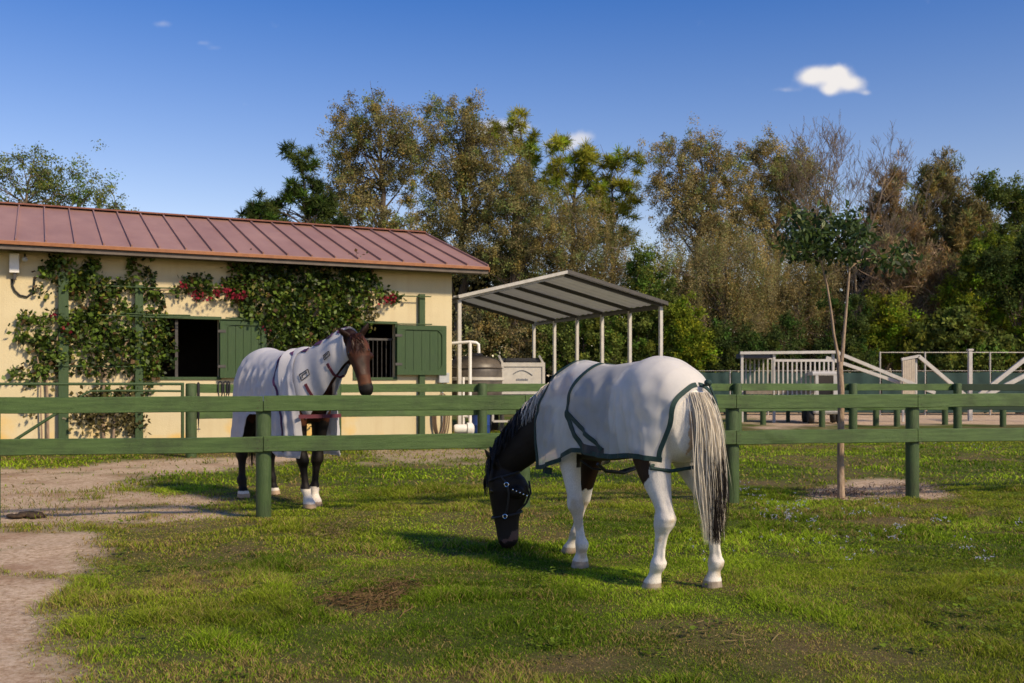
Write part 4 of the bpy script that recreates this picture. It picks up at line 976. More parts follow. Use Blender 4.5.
def crown_tree(name, label, base, blobs, d, pal, seed, n_cl=60, per=320, leaf=(.10, .2), csize=.75, kind='broad', trunk_r=.22, bark='bark_grey', cat='tree', fork=.35, limbs=26, sparse=0.0, mat='leaf', group=None, depthf=.8, tname='trunk'):
    r = np.random.default_rng(seed)
    bx_, by_ = base
    if kind in ('broad', 'weep'): per = int(per * 2.1); leaf = (leaf[0] * .62, leaf[1] * .68)
    if kind == 'pine': csize *= .74; per = int(per * .8)
    root = thing(name, label, cat, (bx_, by_, 0), 0, group)
    cs = []; rs = []
    area = np.array([b_[2] * b_[3] for b_ in blobs], float) ** .85; cnt = np.maximum(2, (n_cl * area / area.sum()).astype(int))
    for (px, py, rx, ry), k in zip(blobs, cnt):
        c = np.array(at(px, py, d)); Rx, Rz = rx / FPX * d, ry / FPX * d; Ry = max(.35, (Rx + Rz) / 2 * depthf)
        u = r.normal(0, 1, (k, 3)); u /= np.linalg.norm(u, axis=1)[:, None]; u *= (r.uniform(.15, 1, k) ** .45)[:, None]
        cs.append(c + u * np.array([Rx, Ry, Rz])); rs.append(np.full(k, csize) * r.uniform(.6, 1.35, k))
    cs = np.concatenate(cs); rs = np.concatenate(rs)
    cs[:, 0] -= bx_; cs[:, 1] -= by_
    cs[:, 2] = np.maximum(cs[:, 2], .35)
    K = len(cs); n = K * per
    j = np.repeat(np.arange(K), per)
    if kind == 'broad':
        # three levels: cluster, spray, leaf
        ns = 7; spr = r.normal(0, .55, (K, ns, 3)) * rs[:, None, None]
        si = r.integers(0, ns, n); p = cs[j] + spr[j, si] + r.normal(0, .20, (n, 3)) * rs[j][:, None]
        drop, asp = .25, .55; size = r.uniform(leaf[0], leaf[1], n)
        tone = (r.uniform(0, 1, (K, ns))[j, si] * .6 + r.uniform(0, 1, K)[j] * .4)
    elif kind == 'weep':
        ns = 9; spr = r.normal(0, .6, (K, ns, 3)) * rs[:, None, None]
        si = r.integers(0, ns, n); t = r.uniform(0, 1, n)
        p = cs[j] + spr[j, si] + r.normal(0, .13, (n, 3)) * rs[j][:, None]; p[:, 2] -= t * rs[j] * 1.5 - .4
        drop, asp = .9, .4; size = r.uniform(leaf[0], leaf[1], n)
        tone = (r.uniform(0, 1, (K, ns))[j, si] * .6 + r.uniform(0, 1, K)[j] * .4)
    elif kind == 'pine':
        ns = 4; spr = r.normal(0, .42, (K, ns, 3)) * rs[:, None, None]; si = r.integers(0, ns, n)
        dirs = r.normal(0, 1, (n, 3)); dirs[:, 2] = dirs[:, 2] * .8 + .25; dirs /= np.linalg.norm(dirs, axis=1)[:, None]
        p = cs[j] + spr[j, si]; size = r.uniform(leaf[0], leaf[1], n)
        e = r.normal(0, 1, (n, 3)); e -= (e * dirs).sum(1)[:, None] * dirs; e /= np.linalg.norm(e, axis=1)[:, None]
        w = .022
        st_ = p + dirs * size[:, None] * .12
        v = np.stack([st_ - e * w, st_ + e * w, p + dirs * size[:, None] + e * w * .4, p + dirs * size[:, None] - e * w * .4], 1).reshape(-1, 3)
        tone = r.uniform(0, 1, (K, ns))[j, si] * .5 + r.uniform(0, 1, K)[j] * .5
    elif kind == 'feather':
        ns = 8; spr = r.normal(0, .5, (K, ns, 3)) * rs[:, None, None] * np.array([.8, .8, 1.5]); si = r.integers(0, ns, n)
        p = cs[j] + spr[j, si] + r.normal(0, .16, (n, 3)) * rs[j][:, None] * np.array([.8, .8, 1.6]); drop, asp = -1.1, .16; size = r.uniform(leaf[0], leaf[1], n) * 1.9
        tone = (r.uniform(0, 1, (K, ns))[j, si] * .5 + r.uniform(0, 1, K)[j] * .5)
    lo, hi = np.array(PAL[pal][0]), np.array(PAL[pal][1])
    hue = r.choice(3, (K, ns), p=([.62, .2, .18] if kind != 'pine' else [.8, 0, .2]))[j, si][:, None]; hm = np.where(hue == 0, np.array([1, 1, 1.]), np.where(hue == 1, np.array([1.14, 1.0, .70]), np.array([.80, 1.10, .78])))
    c = hm * (lo + (hi - lo) * (tone ** 1.15)[:, None]) * r.uniform(.65, 1.35, (n, 1)) * (1 + r.normal(0, .05, (n, 3)))
    if kind != 'pine':
        v = leaf_quads(p, size, r, asp, drop)
    crown = mesh_np('crown' if tname == 'trunk' else 'foliage', v, [np.arange(len(v)).reshape(-1, 4)], M[mat], root, np.repeat(np.clip(c, .002, 1), 4, 0))
    # trunk and limbs
    mb = MB(); top = cs[:, 2].max(); zc = np.percentile(cs[:, 2], 55); mx_, my_ = np.median(cs[:, 0]), np.median(cs[:, 1])
    zf = max(.5, cs[:, 2].min() * .9 + (top - cs[:, 2].min()) * fork * .5)
    tp = [np.array([0, 0, -.3]), np.array([r.normal(0, .12), 0, zf * .45]), np.array([mx_ * .35, my_ * .35, zf]), np.array([mx_ * .7, my_ * .7, zf + (top - zf) * .45]), np.array([mx_, my_, zf + (top - zf) * .82])]
    tt = np.linspace(0, 4, 15); pts = []
    for t in tt:
        i = min(int(t), 3); f = t - i; pts.append(tp[i] * (1 - f) + tp[i + 1] * f + r.normal(0, .05 * trunk_r / .2, 3) * (t > .2))
    rad = [trunk_r * (1.35 if i == 0 else 1) * (1 - .86 * (i / 14) ** .9) for i in range(15)]
    mb.tube(pts, rad, 9)
    sel = r.permutation(K)[:limbs]
    for k in sel:
        zt_ = cs[k, 2]; lo_i = [i for i in range(3, 15) if pts[i][2] < zt_ - .3 * abs(cs[k, 0] - pts[i][0])]
        i = lo_i[-1] if lo_i else 4
        i = max(3, i - r.integers(0, 3)); q_ = branch_path(pts[i], cs[k], r, .08); L = np.linalg.norm(q_[-1] - q_[0]); r0 = min(rad[i] * .6, .02 + .016 * L)
        mb.tube(list(q_), [max(.012, r0 * (1 - .85 * s / 6)) for s in range(7)], 6)
        for z in range(3):
            ii = r.integers(3, 7); e_ = q_[ii] + r.normal(0, .55, 3) * csize * 1.5; mb.tube(list(branch_path(q_[ii], e_, r, .05, 4)), [max(.01, r0 * .3), r0 * .22 + .006, .012, .006], 4)
    mb.build(tname, M[bark], root, True)
    return root
def tb(px, d): return ((px - 512) / FPX * d, d)

crown_tree('broadleaf_tree', 'airy pale green tree rising above the left end of the stable roof', tb(20, 42), [(20, 178, 46, 24), (60, 178, 40, 20), (90, 195, 30, 14), (-30, 185, 40, 34), (40, 200, 60, 14), (118, 205, 14, 6), (20, 230, 50, 26)], 42, 'airy', 101, 75, 150, (.10, .19), .62, limbs=40, trunk_r=.2)
crown_tree('pine_tree', 'dark tufted pine standing against the sky just above the stable roof ridge', tb(318, 46), [(302, 160, 17, 11), (291, 187, 12, 9), (312, 178, 9, 7), (266, 211, 22, 9), (300, 205, 18, 9), (318, 200, 16, 12), (285, 222, 30, 8), (330, 220, 22, 12), (248, 214, 9, 6)], 46, 'bpine', 102, 46, 330, (.25, .48), .62, 'pine', bark='bark_dark', trunk_r=.2, limbs=40)
OG = 'olive live oaks in the tree line'
crown_tree('oak_tree', 'tallest grey-olive oak whose crown tops the tree line behind the stable', tb(385, 50), [(356, 118, 26, 20), (385, 126, 34, 26), (345, 150, 26, 22), (372, 165, 42, 32), (408, 150, 30, 30), (380, 205, 48, 34), (352, 195, 24, 24), (430, 215, 34, 34), (400, 250, 40, 28), (330, 215, 16, 22)], 50, 'olive', 103, 130, 300, (.10, .20), .72, trunk_r=.34, limbs=44, bark='bark_dark')
crown_tree('oak_tree', 'grey-olive oak with a rounded ragged crown right of the tallest one', tb(460, 51), [(440, 120, 26, 20), (470, 128, 30, 22), (450, 160, 38, 30), (488, 160, 30, 28), (460, 205, 40, 34), (500, 200, 30, 30), (425, 165, 18, 22), (470, 245, 40, 30)], 51, 'olive', 104, 110, 300, (.10, .20), .72, trunk_r=.3, limbs=40, bark='bark_dark')
crown_tree('oak_tree', 'olive oak hanging low over the far side of the stable roof end', tb(515, 49), [(520, 180, 28, 26), (510, 215, 34, 30), (540, 230, 36, 30), (505, 255, 36, 26), (545, 260, 34, 20), (480, 262, 26, 18)], 49, 'olive', 105, 85, 300, (.09, .18), .66, trunk_r=.25, limbs=30, bark='bark_dark')
crown_tree('pine_tree', 'tall slender pine with a round yellow-green tuft on top behind the oaks', tb(512, 57), [(511, 118, 13, 9), (500, 130, 9, 6), (522, 140, 13, 8), (534, 158, 15, 9), (503, 150, 10, 8), (520, 172, 14, 9), (540, 185, 14, 9)], 57, 'pine', 106, 24, 330, (.32, .58), .72, 'pine', bark='bark_dark', trunk_r=.2, limbs=34)
crown_tree('pine_tree', 'yellow-green pine with tiered tufts between the oaks and the carport ridge', tb(572, 56), [(556, 143, 15, 10), (571, 152, 16, 10), (585, 158, 15, 9), (552, 165, 15, 10), (575, 172, 18, 10), (596, 172, 12, 9), (560, 188, 18, 10), (590, 192, 17, 12), (578, 210, 20, 10)], 56, 'pine', 107, 36, 330, (.32, .58), .74, 'pine', bark='bark_dark', trunk_r=.22, limbs=44)
crown_tree('pine_tree', 'yellowest pine with drooping tufts right of the carport ridge', tb(612, 55), [(600, 165, 12, 9), (618, 162, 14, 9), (630, 165, 12, 9), (606, 185, 15, 10), (625, 185, 14, 10), (598, 203, 15, 10), (618, 208, 17, 10), (634, 205, 10, 9), (610, 228, 18, 10), (630, 232, 14, 10), (600, 245, 16, 10)], 55, 'pine', 108, 38, 310, (.30, .55), .70, 'pine', bark='bark_dark', trunk_r=.2, limbs=44)
crown_tree('weeping_tree', 'hazy olive tree with fine drooping foliage above the carport roof', tb(560, 50), [(560, 215, 32, 18), (590, 225, 30, 22), (540, 240, 30, 24), (575, 252, 40, 24), (610, 252, 30, 26), (625, 275, 22, 24), (600, 285, 30, 20), (555, 275, 28, 16), (520, 275, 26, 16), (650, 285, 16, 24)], 50, 'caz', 109, 125, 320, (.09, .17), .7, 'weep', trunk_r=.24, limbs=36)
crown_tree('oak_tree', 'beige-green oak with upswept limbs directly right of the sky gap', tb(700, 52), [(668, 155, 20, 16), (700, 150, 28, 16), (725, 160, 20, 16), (670, 185, 26, 20), (705, 185, 34, 24), (678, 212, 18, 22), (695, 225, 34, 24), (730, 215, 24, 24), (684, 258, 26, 18), (715, 240, 32, 22)], 52, 'tan', 110, 135, 280, (.09, .18), .68, trunk_r=.3, limbs=52, bark='bark_grey')
crown_tree('oak_tree', 'broad beige-green oak whose crown spreads left of the bare tree', tb(775, 53), [(765, 155, 26, 14), (795, 162, 28, 16), (770, 180, 36, 22), (805, 190, 24, 22), (745, 195, 24, 22), (780, 215, 40, 26), (815, 215, 16, 20), (760, 245, 34, 24), (800, 250, 30, 24)], 53, 'tan', 111, 140, 280, (.09, .18), .68, trunk_r=.3, limbs=54, bark='bark_grey')
crown_tree('weeping_tree', 'drooping tan willow-like tree hanging low behind the grazing horse', tb(722, 48), [(700, 262, 30, 22), (735, 262, 32, 24), (690, 295, 20, 26), (720, 295, 28, 26), (752, 300, 20, 32), (760, 270, 22, 22), (745, 330, 12, 18), (670, 275, 16, 18)], 48, 'tan', 112, 105, 340, (.08, .16), .68, 'weep', trunk_r=.28, limbs=34, bark='bark_grey')
crown_tree('weeping_tree', 'olive drooping tree with a dense low crown left of the young sapling', tb(792, 50), [(780, 280, 26, 24), (805, 275, 26, 24), (790, 310, 30, 24), (820, 300, 22, 26), (770, 310, 14, 24), (835, 270, 18, 20), (815, 335, 26, 16)], 50, 'caz', 113, 80, 320, (.09, .17), .68, 'weep', trunk_r=.24, limbs=26)
# leafless tree
def bare_tree(label, base, ztop, seed, spread=.5, bark='bark_grey', r0=.17):
    r = np.random.default_rng(seed); root = thing('bare_tree', label, 'tree', (*base, 0)); mb = MB(); tw = MB()
    def grow(p, dvec, L, rad, lev):
        n = 5; pts = [p]; q_ = p.copy(); dv = dvec.copy()
        for i in range(n):
            dv = dv + r.normal(0, .11, 3); dv[2] += .03; dv /= np.linalg.norm(dv); q_ = q_ + dv * L / n; pts.append(q_.copy())
        (mb if lev < 2 else tw).tube(pts, [max(.007, rad * (1 - .55 * i / n)) for i in range(n + 1)], 7 if lev < 2 else 4)
        if lev >= 5: return
        kids = (7, 6, 5, 4, 4)[lev]
        for k in range(kids):
            i = r.integers(2, n + 1); a = r.uniform(0, 2 * PI); s = spread * r.uniform(.7, 1.3)
            o = np.array([math.cos(a), math.sin(a), 0]); nd = dv * (1 - s * .35) + o * s + np.array([0, 0, .25]); nd /= np.linalg.norm(nd)
            grow(pts[i], nd, L * r.uniform(.42, .66), rad * .42, lev + 1)
    grow(np.array([0, 0, -.2]), np.array([0, 0, 1.]), ztop * .62, r0, 0)
    mb.build('trunk', M[bark], root, True); tw.build('twig', M['bark_grey'], root)
    return root
bare_tree('bare grey tree with a fan of leafless twigs left of the brown spires', tb(856, 52), 11.8, 5, .50)
bare_tree('leafless tan tree with pale crooked branches in front of the brown spires', tb(922, 49), 7.2, 9, .85, 'bark_pale', .13)
bare_tree('leafless pale tree with low twiggy branches right of the sapling crown', tb(884, 50), 7.0, 15, .80, 'bark_pale', .11)
crown_tree('feathery_tree', 'narrow brown feathery tree with a leaning pointed tip beside the bare grey tree', tb(888, 54), [(897, 178, 7, 14), (890, 200, 13, 18), (882, 225, 20, 20), (900, 235, 22, 22), (890, 260, 26, 20), (868, 245, 14, 20)], 54, 'brown', 114, 85, 260, (.10, .20), .55, 'feather', trunk_r=.15, limbs=30)
crown_tree('feathery_tree', 'tall twin-tipped brown feathery tree, highest of the right group', tb(938, 55), [(932, 172, 7, 14), (946, 166, 7, 16), (935, 195, 15, 18), (950, 195, 10, 18), (940, 222, 24, 20), (920, 215, 10, 22), (955, 230, 16, 20), (935, 255, 30, 20)], 55, 'caz', 115, 100, 260, (.10, .20), .55, 'feather', trunk_r=.16, limbs=32)
crown_tree('feathery_tree', 'wide dusty brown feathery tree below the twin-tipped one', tb(915, 49), [(905, 262, 30, 18), (935, 270, 30, 18), (915, 290, 34, 18), (885, 280, 20, 18), (950, 290, 18, 16), (925, 312, 34, 12)], 49, 'brown', 116, 80, 240, (.09, .18), .6, 'feather', trunk_r=.16, limbs=40, bark='bark_pale')
crown_tree('feathery_tree', 'grey-green feathery tree between the brown spires and the dark right tree', tb(970, 54), [(968, 208, 12, 14), (980, 215, 14, 14), (962, 232, 18, 16), (985, 238, 18, 16), (972, 258, 24, 16)], 54, 'caz', 117, 60, 260, (.10, .20), .6, 'feather', trunk_r=.15, limbs=24)
crown_tree('broadleaf_tree', 'dark green tree with layered flat sprays at the right edge of the tree line', tb(1012, 50), [(1000, 188, 18, 9), (1018, 192, 18, 10), (988, 200, 12, 6), (1022, 212, 18, 10), (1010, 232, 22, 10), (1000, 252, 20, 10), (1030, 245, 24, 18), (990, 243, 14, 6)], 50, 'green', 118, 60, 280, (.12, .22), .6, trunk_r=.2, limbs=36, bark='bark_dark')
crown_tree('broadleaf_tree', 'dense dark glossy tree under the layered one at the right edge', tb(1020, 47), [(1005, 262, 26, 14), (1030, 275, 26, 26), (985, 268, 18, 10), (1045, 240, 24, 24), (1015, 290, 24, 14)], 47, 'dark', 119, 60, 300, (.14, .26), .62, trunk_r=.2, limbs=20, bark='bark_dark')
def bush(label, px, d, blobs, pal, seed, n=45, per=260, leaf=(.12, .24), cs_=.55, kind='broad', name='shrub'):
    return crown_tree(name, label, tb(px, d), blobs, d, pal, seed, n, per, leaf, cs_, kind, trunk_r=.07, limbs=14, cat='shrub', bark='bark_dark', tname='stem')
bush('bright yellow-green leafy shrub mass below the dark tree at the right edge', 985, 47.5, [(975, 262, 16, 12), (990, 255, 16, 12), (965, 282, 22, 14), (995, 280, 26, 16), (1020, 310, 26, 18), (980, 305, 28, 16), (1010, 335, 30, 20), (955, 310, 16, 14)], 'bright', 201, 70, 260)
bush('tall dark green shrub with arching strappy leaves right of the pale bare trunk', 960, 46.8, [(960, 330, 26, 20), (990, 345, 26, 16), (935, 345, 22, 18), (1015, 352, 24, 14), (965, 362, 40, 12)], 'green', 202, 50, 240, (.2, .42))
bush('yellow-green shrub glowing at the foot of the brown feathery trees', 893, 48, [(888, 315, 18, 16), (900, 330, 20, 16), (880, 340, 18, 14), (905, 350, 22, 14)], 'bright', 203, 40, 260)
bush('low dark shrub filling the gap behind the loading ramp railing', 800, 47.2, [(780, 340, 30, 20), (815, 355, 30, 16), (845, 345, 26, 22), (860, 365, 30, 12), (770, 365, 24, 10), (850, 315, 22, 20)], 'dark', 204, 60, 260)
bush('sunlit green shrub seen between the two nearest carport posts', 645, 46.5, [(640, 265, 14, 12), (648, 290, 20, 18), (650, 320, 22, 18), (640, 345, 24, 14), (668, 335, 14, 16), (665, 305, 10, 12)], 'green', 205, 60, 260)
bush('yellow-green shrub spilling out right of the last carport post', 684, 46, [(680, 320, 12, 14), (690, 340, 18, 14), (675, 352, 16, 12), (700, 355, 16, 12)], 'bright', 206, 36, 240)
bush('dark shrub standing behind the carport beside the pale trailer', 590, 46.2, [(560, 335, 24, 20), (590, 330, 24, 22), (612, 345, 20, 16), (575, 360, 34, 12), (545, 350, 16, 16), (608, 320, 14, 16)], 'green', 207, 60, 260)
bush('olive shrub thicket behind the tank at the left carport post', 497, 46, [(480, 320, 22, 20), (505, 335, 24, 22), (530, 345, 20, 18), (475, 345, 22, 18), (500, 310, 20, 14), (525, 318, 12, 16)], 'caz', 208, 60, 260)
bush('dark shrub at the foot of the drooping tan tree', 725, 46.5, [(715, 345, 20, 16), (740, 350, 22, 16), (728, 365, 30, 10), (705, 362, 20, 10), (760, 350, 14, 14)], 'dark', 209, 40, 240)
# dark undergrowth closing the view through the trees
def thicket():
    r = np.random.default_rng(77); n = 125000
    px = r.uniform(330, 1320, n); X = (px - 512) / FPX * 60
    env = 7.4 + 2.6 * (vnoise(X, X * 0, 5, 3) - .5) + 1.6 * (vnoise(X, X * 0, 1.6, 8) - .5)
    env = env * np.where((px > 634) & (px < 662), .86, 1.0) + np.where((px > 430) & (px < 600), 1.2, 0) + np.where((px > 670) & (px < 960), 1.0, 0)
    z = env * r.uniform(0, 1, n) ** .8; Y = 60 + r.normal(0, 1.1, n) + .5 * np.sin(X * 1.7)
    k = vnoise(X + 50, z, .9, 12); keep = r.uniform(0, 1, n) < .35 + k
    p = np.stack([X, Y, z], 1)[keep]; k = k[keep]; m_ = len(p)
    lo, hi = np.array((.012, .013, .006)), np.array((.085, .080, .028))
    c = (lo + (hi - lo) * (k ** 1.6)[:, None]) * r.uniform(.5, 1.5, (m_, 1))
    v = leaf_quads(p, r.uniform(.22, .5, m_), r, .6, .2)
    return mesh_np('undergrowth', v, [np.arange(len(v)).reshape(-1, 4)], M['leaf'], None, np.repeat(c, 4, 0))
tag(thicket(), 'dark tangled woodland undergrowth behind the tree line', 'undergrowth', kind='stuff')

# ------------------------------------------------------------------ the sapling
def sapling():
    r = np.random.default_rng(55); d0 = 12.68; X, Y = (841 - 512) / FPX * d0, d0
    root = thing('sapling_tree', 'young glossy-leaved tree with a forked slender trunk in a mulch ring by the fence', 'tree', (X, Y, 0))
    def L(px, py, dy=0): q_ = at(px, py, d0 + dy); return np.array([q_[0] - X, q_[1] - Y, q_[2]])
    trunk = MB()
    trunk.tube([L(841, 503), L(841, 490), L(840.5, 460), L(841, 420), L(841, 390), L(840, 372), L(839.5, 362)], [.056, .047, .043, .042, .042, .040, .036], 12)
    trunk.tube([L(840, 372), L(838, 356), L(834, 335), L(831, 310), L(827, 285), L(821, 262), L(815, 245)], [.028, .021, .017, .015, .013, .011, .008], 9)
    trunk.tube([L(840, 370), L(842.5, 354), L(844, 335), L(846, 312), L(848, 288), L(849.5, 268), L(849, 250)], [.030, .024, .020, .018, .016, .014, .010], 9)
    tips = []
    limbs = [((849.5, 268), (858, 261), (870, 258), (884, 258), .018), ((884, 258), (896, 257), (906, 253), (914, 252), .010), ((884, 258), (890, 262), (898, 264), (904, 263), .007), ((849, 262), (852, 248), (858, 236), (864, 226), .014), ((849, 255), (843, 240), (845, 225), (848, 213), .014), ((849, 258), (862, 250), (869, 240), (872, 232), .011), ((815, 245), (806, 238), (800, 226), (794, 212), .012), ((815, 245), (818, 234), (824, 226), (830, 220), .012), ((818, 252), (804, 252), (794, 252), (786, 250), .010), ((821, 262), (810, 258), (804, 250), (800, 243), .010), ((815, 245), (803, 233), (796, 222), (789, 217), .009), ((849, 250), (836, 240), (834, 234), (832, 229), .010), ((821, 260), (830, 250), (836, 246), (842, 244), .009)]
    for a, b_, c, e, rad in limbs:
        dy = r.uniform(-.5, .5); trunk.tube([L(*a), L(*b_, dy * .3), L(*c, dy * .7), L(*e, dy)], [rad, rad * .75, rad * .5, rad * .3], 6)
    trunk.build('trunk', M['bark_pale'], root, True)
    bl = [(796, 212, 9, 7, 90), (800, 226, 12, 9, 150), (812, 238, 15, 12, 230), (795, 244, 12, 9, 140), (788, 250, 8, 5, 50), (826, 232, 14, 11, 210), (845, 222, 15, 10, 200), (850, 236, 17, 12, 240), (864, 236, 9, 10, 120), (832, 250, 14, 9, 150), (852, 252, 12, 8, 90), (812, 256, 12, 7, 120), (868, 258, 7, 3.5, 26), (884, 259, 9, 5, 75), (898, 258, 9, 5, 90), (908, 252, 5, 5, 46), (893, 266, 6, 4, 36), (843, 213, 6, 4, 30), (820, 222, 8, 6, 60), (798, 236, 9, 8, 80)]
    pos = []; 
    for px, py, rx, ry, n in bl:
        n = int(n * 1.0); ns = max(3, n // 11); c = np.array([L(px + r.normal(0, rx * .6), py + r.normal(0, ry * .6), r.normal(0, .28)) for _ in range(ns)])
        j = r.integers(0, ns, n); pos.append(c[j] + r.normal(0, .055, (n, 3)))
    pos = np.concatenate(pos); m_ = len(pos); sz = r.uniform(.065, .13, m_)
    v = leaf_quads(pos, sz, r, .42, .55)
    lo, hi = np.array(PAL['gloss'][0]), np.array(PAL['gloss'][1]); c = (lo + (hi - lo) * r.uniform(0, 1, (m_, 1))) * r.uniform(.7, 1.4, (m_, 1))
    y = r.uniform(0, 1, m_) < .06; c[y] = np.array([.12, .16, .03]) * r.uniform(.7, 1.3, (y.sum(), 1))
    mesh_np('crown', v, [np.arange(len(v)).reshape(-1, 4)], M['leaf_gloss'], root, np.repeat(c, 4, 0))
sapling()
# ------------------------------------------------------------------ horses
def interp(stations, x):
    """smooth (Catmull-Rom) interpolation of station tuples (x, a, b, ...)"""
    n = len(stations); xs_ = [s[0] for s in stations]
    if x <= xs_[0]: return stations[0][1:]
    if x >= xs_[-1]: return stations[-1][1:]
    i = max(k for k in range(n - 1) if xs_[k] <= x); t = (x - xs_[i]) / (xs_[i + 1] - xs_[i])
    p0 = stations[max(i - 1, 0)][1:]; p1 = stations[i][1:]; p2 = stations[i + 1][1:]; p3 = stations[min(i + 2, n - 1)][1:]
    out = []
    for a, b_, c, d in zip(p0, p1, p2, p3):
        lin = b_ + (c - b_) * t
        cr_ = .5 * (2 * b_ + (c - a) * t + (2 * a - 5 * b_ + 4 * c - d) * t * t + (3 * b_ - a - 3 * c + d) * t ** 3)
        out.append(.5 * lin + .5 * cr_)
    return tuple(out)
TORSO = [  # x, top, bottom, half width
    (-.885, 1.29, 1.10, .05), (-.86, 1.37, 1.00, .11), (-.80, 1.46, .93, .19), (-.70, 1.545, .89, .245), (-.56, 1.61, .88, .272), (-.42, 1.63, .89, .276), (-.28, 1.60, .90, .268),
    (-.10, 1.585, .88, .272), (.08, 1.572, .855, .280), (.24, 1.580, .84, .270), (.38, 1.600, .83, .250), (.50, 1.615, .84, .230), (.62, 1.585, .87, .215), (.72, 1.50, .92, .185), (.80, 1.40, .99, .13), (.84, 1.31, 1.08, .06)]
def ring_loft(mb, rings, n=24):
    """rings: (centre, side vector*halfwidth, up vector*h_up, h_down vector positive, exponent)"""
    vs = []; fs = []
    for c, s, u, dn, ex in rings:
        for j in range(n):
            a = 2 * PI * j / n; ca, sa = math.cos(a), math.sin(a)
            x = math.copysign(abs(ca) ** (2 / ex), ca); y = math.copysign(abs(sa) ** (2 / ex), sa)
            vs.append(Vector(c) + Vector(s) * x + (Vector(u) * y if y >= 0 else Vector(dn) * y))
    k = len(rings)
    for i in range(k - 1):
        for j in range(n): fs.append((i * n + j, i * n + (j + 1) % n, (i + 1) * n + (j + 1) % n, (i + 1) * n + j))
    fs.append(tuple(range(n - 1, -1, -1))); fs.append(tuple(range((k - 1) * n, k * n)))
    mb.add(vs, fs)
FORE = [(1.18, .17, .085, -.02), (1.02, .155, .092, -.01), (.90, .115, .085, .0), (.80, .085, .072, .0), (.66, .064, .056, .0), (.56, .053, .050, .0), (.50, .060, .057, .008), (.46, .060, .056, .008), (.41, .039, .038, .003), (.33, .031, .031, .004), (.25, .031, .031, .003), (.20, .051, .045, -.004), (.165, .048, .043, .004), (.125, .036, .036, .022), (.09, .044, .043, .036), (.07, .053, .051, .044), (.035, .060, .057, .054), (.0, .066, .062, .062)]
HIND = [(1.34, .22, .085, -.62 + .64), (1.18, .235, .108, .06), (1.02, .205, .118, .09), (.92, .165, .108, .09), (.80, .122, .088, .045), (.70, .090, .070, -.01), (.62, .068, .053, -.058), (.56, .068, .049, -.092), (.515, .083, .057, -.104), (.46, .073, .055, -.094), (.40, .042, .039, -.076), (.32, .034, .033, -.066), (.25, .034, .033, -.060), (.20, .055, .048, -.064), (.165, .052, .045, -.054), (.125, .037, .037, -.034), (.09, .045, .044, -.018), (.07, .054, .052, -.010), (.035, .061, .058, .0), (.0, .067, .063, .008)]
def leg(mb, st, x0, y0, fx_, fy_, topz, fat=1.13):
    """lofted leg from the body joint (x0, y0) to the hoof (fx_, fy_); shears with height"""
    rings = []; base = st[-1][3]
    n = len(st)
    for z, hx, hy, ox in st:
        g = 1 + (fat - 1) * float(sstep(1.0, .72, z)) ; hx *= g; hy *= g
        k = 1 - min(1, z / topz); k = k * k * (3 - 2 * k) * .35 + k * .65
        x = x0 + ox + (fx_ - (x0 + base)) * k; y = y0 + (fy_ - y0) * k
        if z < .165:           # pasterns keep their forward set
            pass
        rings.append(((x, y, z), (hx, 0, 0), (0, hy, 0), (0, hy, 0), 2.1))
    ring_loft(mb, rings, 20)
HEAD = [  # t along poll->muzzle, front extent, back extent, half width
    (-.08, .02, .05, .04), (-.03, .05, .09, .066), (.06, .075, .13, .088), (.16, .085, .175, .104), (.27, .088, .20, .104), (.37, .086, .185, .092), (.47, .082, .155, .078), (.57, .077, .124, .069), (.68, .070, .104, .062), (.79, .064, .094, .060), (.88, .062, .090, .064), (.955, .054, .080, .060), (1.0, .038, .06, .048), (1.03, .014, .03, .026)]
def frame(axis, F):
    a = Vector(axis).normalized(); f = Vector(F); f = (f - a * f.dot(a)).normalized(); s = a.cross(f); return a, f, s
